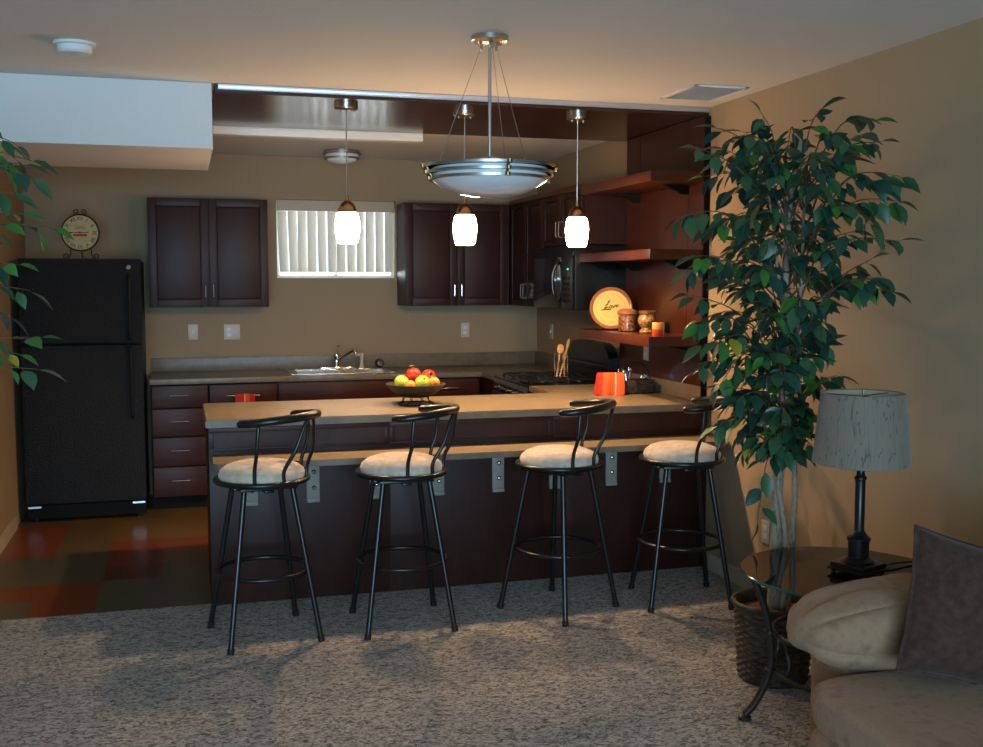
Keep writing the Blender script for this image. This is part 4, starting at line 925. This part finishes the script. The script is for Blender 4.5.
ficus((-1.13, 3.45, 0), .30,
      [([(0, 0, .26), (.02, 0, .8), (.0, .02, 1.3), (.04, 0, 1.9)], .024, .006), ([(.05, .01, .26), (.07, .02, .9), (.05, 0, 1.4), (.10, 0, 1.8)], .012, .004)],
      [(.9, (.0, 0, 0), .20), (1.2, (0, 0, 0), .34), (1.45, (.0, 0, 0), .40), (1.8, (0, 0, 0), .42), (2.05, (0, 0, 0), .28), (2.15, (0, 0, 0), .15)],
      46, 'ficus tree whose leafy branches reach in at the left edge', 23, (.16, .42, .32, .10), Lf=.076,
      extra=[((.12, 0, 1.85), (0.628, .03, 1.989), 8),((.12, 0, 1.80), (0.696, .03, 1.941), 8),((.12, 0, 1.85), (0.659, .03, 1.989), 8), ((0.12, 0, 1.74), (0.711, -0.08, 1.884), 9),((0.12, 0, 1.64), (0.672, 0.00, 1.779), 9),((0.12, 0, 1.60), (0.743, 0.08, 1.744), 9),((0.12, 0, 1.49), (0.664, -0.08, 1.630), 9),((0.12, 0, 1.42), (0.685, 0.00, 1.555), 9),((0.12, 0, 1.27), (0.698, 0.08, 1.406), 9),((0.12, 0, 1.18), (0.706, -0.08, 1.325), 9),((0.12, 0, 1.34), (0.628, 0.00, 1.480), 9),((0.12, 0, 1.80), (0.620, 0.08, 1.944), 9),((0.12, 0, 1.58), (0.620, -0.08, 1.720), 9),((0.12, 0, 1.70), (0.644, 0.00, 1.839), 9),((0.12, 0, 1.22), (0.638, 0.08, 1.361), 9),((0.12, 0, 1.43), (0.607, -0.08, 1.570), 9),((0.12, 0, 1.78), (0.680, 0.00, 1.923), 9)])

# ------------------------------------------------------------------ glass side table
tx, ty, tz, tr = 2.235, 3.245, .552, .355
t = thing('glass_side_table', 'round glass-topped side table on scrolled iron legs beside the sofa', 'table', (tx, ty, 0))
g = MB().lathe([(0, tz - .010), (tr, tz - .010), (tr, tz), (0, tz)], M['glass'], n=72).build('glass_top', t, True)
MB().lathe([(tr + .0002, tz - .0105), (tr + .002, tz - .009), (tr + .002, tz - .001), (tr + .0002, tz + .0005), (tr + .0002, tz - .0105)], M['glassedge'], n=72).build('glass_edge', g, True)
for k in range(4):
    a = math.radians(160 + k * 90); c, s = math.cos(a), math.sin(a)
    P = lambda r, z: (r * c, r * s, z)
    l = MB().tube(smoothp([P(.318, tz - .014), P(.305, tz - .05), P(.275, .42), P(.252, .32), P(.245, .22), P(.262, .14), P(.30, .06), P(.335, .018)], 6), .0135, M['wrought'], 10).build('leg', t, True)
    MB().lathe([(0, 0), (.024, 0), (.024, .012), (.016, .020), (0, .022)], M['wrought'], P(.335, 0), 16).build('foot', l, True)
    for r, z in ((.253, .325), (.252, .185)): MB().lathe([(0, -.008), (.019, -.006), (.021, 0), (.019, .006), (0, .008)], M['wrought'], P(r, z), 14).build('collar', l, True)
MB().tube(circ((0, 0), .238, 48, .325), .0085, M['wrought'], 8, closed=True).build('hoop', t, True)
MB().tube(circ((0, 0), .234, 48, .185), .0085, M['wrought'], 8, closed=True).build('hoop', t, True)
for k in range(8): a = math.radians(182 + k * 45); MB().tube(smoothp([(.238 * math.cos(a), .238 * math.sin(a), .325), (.222 * math.cos(a), .222 * math.sin(a), .27), (.222 * math.cos(a + .06), .222 * math.sin(a + .06), .23), (.234 * math.cos(a), .234 * math.sin(a), .185)], 4), .006, M['wrought'], 6).build('scroll_bar', t, True)

# table lamp
lx, ly = 2.274, 3.215; t = thing('table_lamp', 'black column table lamp with grey linen shade on the glass table', 'lamp', (lx, ly, tz + .001))
q = MB(); q.box(-.068, .068, -.068, .068, .018, .038, M['iron'], .004); q.box(-.075, .075, -.075, .075, .012, .020, M['iron'], .003)
for sx in (-1, 1):
    for sy in (-1, 1): q.lathe([(0, 0), (.008, .001), (.010, .006), (.006, .013), (0, .013)], M['iron'], (sx * .058, sy * .058, 0), 12)
q.build('base', t, True).rotation_euler = (0, 0, .35)
MB().lathe([(.055, .038), (.055, .046), (.046, .054), (.036, .058), (.036, .115), (.041, .118), (.041, .126), (.030, .135), (.020, .148), (.017, .152), (.0175, .330), (.021, .334), (.021, .342), (.015, .348), (.013, .365), (.026, .372), (.034, .380), (0, .384)], M['iron'], n=32).build('column', t, True)
zs0, zs1, r0, r1 = .392, .640, .165, .141
MB().lathe([(r0, zs0), (r0 + .0015, zs0 + .001), (r1 + .0015, zs1 - .001), (r1, zs1), (r1 - .002, zs1 - .001), (r0 - .002, zs0 + .001), (r0, zs0)], M['shade'], n=64).build('lamp_shade', t, True)
sh = [c for c in t.children if c.name.startswith('lamp_shade')][0]
MB().lathe([(r0 - .0025, zs0 + .002), (r1 - .0025, zs1 - .003)], M['shadein'], n=64)
q = MB(); n = 48
vs = [((r0 - .003 if z == 0 else r1 - .003) * math.cos(2 * PI * k / n), (r0 - .003 if z == 0 else r1 - .003) * math.sin(2 * PI * k / n), zs0 + .002 if z == 0 else zs1 - .004) for z in (0, 1) for k in range(n)]
q.add(vs, [(k, (k + 1) % n, n + (k + 1) % n, n + k) for k in range(n)], M['shadein']); q.build('lining', sh, True)
q = MB(); q.tube([(0, 0, .38), (0, 0, .45)], .016, M['brass'], 12); q.tube([(0, 0, .45), (0, 0, .56)], [.018, .03], M['opal'], 14)
q.tube([(0, 0, zs1 - .015), (0, 0, zs1 + .008)], .004, M['brass'], 8)
for a in (0.3, 2.4, 4.5): q.tube([(0, 0, zs1 - .012), (r1 * .98 * math.cos(a), r1 * .98 * math.sin(a), zs1 - .008)], .002, M['brass'], 6)
q.build('bulb_holder', t, True)
MB().tube(smoothp([(.06, 0, .010), (.11, .01, .006), (.16, .03, .012), (.23, .045, .008), (.275, .05, .005)], 6) , .003, M['cord'], 7).build('cord', t, True)

# ------------------------------------------------------------------ sofa
t = thing('sofa', 'tan microfibre sofa along the right wall in the near corner', 'sofa')
sy0, sy1 = .55, 2.86
MB().box(1.86, 2.70, sy0 + .05, sy1 - .03, .055, .30, M['sofa'], .03).build('base', t, True)
b = MB().puff((1.775, 2.28, .195), (.23, .68, .31), M['sofa'], .45, 14, .006, 3, 9); b.puff((1.775, 1.3, .195), (.23, 1.36, .31), M['sofa'], .30, 14, .006, 3, 9); b.build('skirt_front', t, True)
# far arm: pillow-topped
b = MB().puff((2.25, 2.725, .29), (.86, .23, .54), M['sofa'], .35, 18, .006, 5, 7); b.build('armrest', t, True)
b = MB(); b.puff((0, 0, 0), (1.00, .34, .265), M['sofa'], .62, 56, .013, 9, 7)
for i, v in enumerate(b.v):
    # rolled front end droops, puckers radiate from the front
    u = (-v.x - .2) / .3
    if u > 0:
        v.z -= .012 * min(u, 1.2) ** 2
        if v.z < 0: v.z *= 1 - .42 * min(u, 1)
        v.z += .006 * math.sin(v.y * 60 + v.x * 8) * min(u, 1)
    if u > 0:
        th = math.atan2(v.z, v.y); g = 1.02 - .13 * min(u, 1) * (1 - abs(math.sin(3.5 * th + .9))) ** 3; v.y *= g; v.z *= g
    v.y *= 1 + .05 * math.sin(v.x * 9)
b.xf(Matrix.Translation((2.232, 2.725, .535))); b.build('arm_pillow', t, True)
b = MB().puff((2.20, .70, .33), (.90, .26, .62), M['sofa'], .35, 16, .006, 5, 7); b.build('armrest', t, True)
for y0, y1 in ((1.60, 2.60), (.80, 1.60)):
    b = MB().puff((2.095, (y0 + y1) / 2, .405), (.93, y1 - y0, .130), M['sofa'], .28, 30, .008, y0 * 3, 6)
    c = b.build('seat_cushion', t, True)
    q = MB(); xf = 1.682; 
    q.tube([(xf - .02, y1 - .06 - (y1 - y0 - .12) * i / 20, .395 + .003 * math.sin(i)) for i in range(21)], .0022, M['sofa'], 6); q.build('seam', c, True)
b = MB().puff((2.56, 1.7, .55), (.30, 2.0, .80), M['sofa'], .35, 20, .01, 2, 5); b.build('back_cushion', t, True)
for x in (1.84, 2.62):
    for y in (.75, 2.72): MB().lathe([(.02, 0), (.028, .056), (0, .056)], M['iron'], (x, y, 0), 14).build('foot', t, True)
rebase(t, (2.2, 1.7, 0))
# throw pillow
b = MB(); S = .405; n = 22; vs = []; fs = []
for sg in (-1, 1):
    for i in range(n + 1):
        for j in range(n + 1):
            u, v = 2 * i / n - 1, 2 * j / n - 1
            th = .075 * max(0, (1 - u ** 4)) ** .6 * max(0, (1 - v ** 4)) ** .6 + .004
            pin = 1 - .075 * (1 - u * u) * (abs(v) ** 3); pin2 = 1 - .075 * (1 - v * v) * (abs(u) ** 3)
            w = .006 * noise.noise(Vector((u * 3, v * 3, sg)))
            vs.append((u * S / 2 * pin2, sg * (th + w), v * S / 2 * pin))
N1 = (n + 1) ** 2
for i in range(n):
    for j in range(n):
        a = i * (n + 1) + j; fs.append((a, a + 1, a + n + 2, a + n + 1)); fs.append((N1 + a, N1 + a + n + 1, N1 + a + n + 2, N1 + a + 1))
bd = [i * (n + 1) for i in range(n + 1)] + [n * (n + 1) + j for j in range(1, n + 1)] + [i * (n + 1) + n for i in range(n - 1, -1, -1)] + [j for j in range(n - 1, 0, -1)]
for k in range(len(bd)): a, c = bd[k], bd[(k + 1) % len(bd)]; fs.append((a, c, N1 + c, N1 + a))
b.add(vs, fs, M['pillow'])
piping = MB().tube([Vector(vs[i]) * 1.0 + Vector((0, .004, 0)) for i in bd], .006, M['pillow'], 6, closed=True)
t = thing('throw_pillow', 'dark brown suede throw pillow leaning in the sofa corner', 'pillow')
b.build('cover', t, True); piping.build('piping', t, True)
t.location = (2.120, 2.455, .648); t.rotation_euler = (math.radians(-20), math.radians(15), math.radians(-14))

# ------------------------------------------------------------------ light
def area(name, loc, rot, sx, sy, power, col):
    l = D.lights.new(name, 'AREA'); l.shape = 'RECTANGLE'; l.size = sx; l.size_y = sy; l.energy = power; l.color = col
    o = D.objects.new(name, l); COL.objects.link(o); o.location = loc; o.rotation_euler = rot; return o
area('daylight_front_window', ((FX0 + FX1) / 2, YF - .15, (FZ0 + FZ1) / 2), (PI / 2, 0, 0), FX1 - FX0, FZ1 - FZ0, 410, (.42, .68, 1.0))
area('daylight_kitchen_window', ((WX0 + WX1) / 2, YB + .20, (WZ0 + WZ1) / 2), (-PI / 2, 0, 0), WX1 - WX0, WZ1 - WZ0, 12, (.85, .92, 1.0))
w = D.worlds.new('daylight'); bpy.context.scene.world = w; w.use_nodes = True
w.node_tree.nodes['Background'].inputs[0].default_value = (.80, .90, 1.0, 1); w.node_tree.nodes['Background'].inputs[1].default_value = 3.0

# ------------------------------------------------------------------ camera
cam = D.cameras.new('camera'); co = D.objects.new('camera', cam); COL.objects.link(co)
cam.sensor_width = 36; cam.lens = 36 * 1071.367 / 983; cam.clip_start = .05
co.location = (0, 0, 1.5794); co.rotation_euler = (math.radians(90 - 4.9087), 0, math.radians(-16.0446))
sc = bpy.context.scene; sc.camera = co
sc.view_settings.view_transform = 'Standard'; sc.view_settings.look = 'None'; sc.view_settings.exposure = 0; sc.view_settings.gamma = 1; sc.view_settings.use_curve_mapping = False
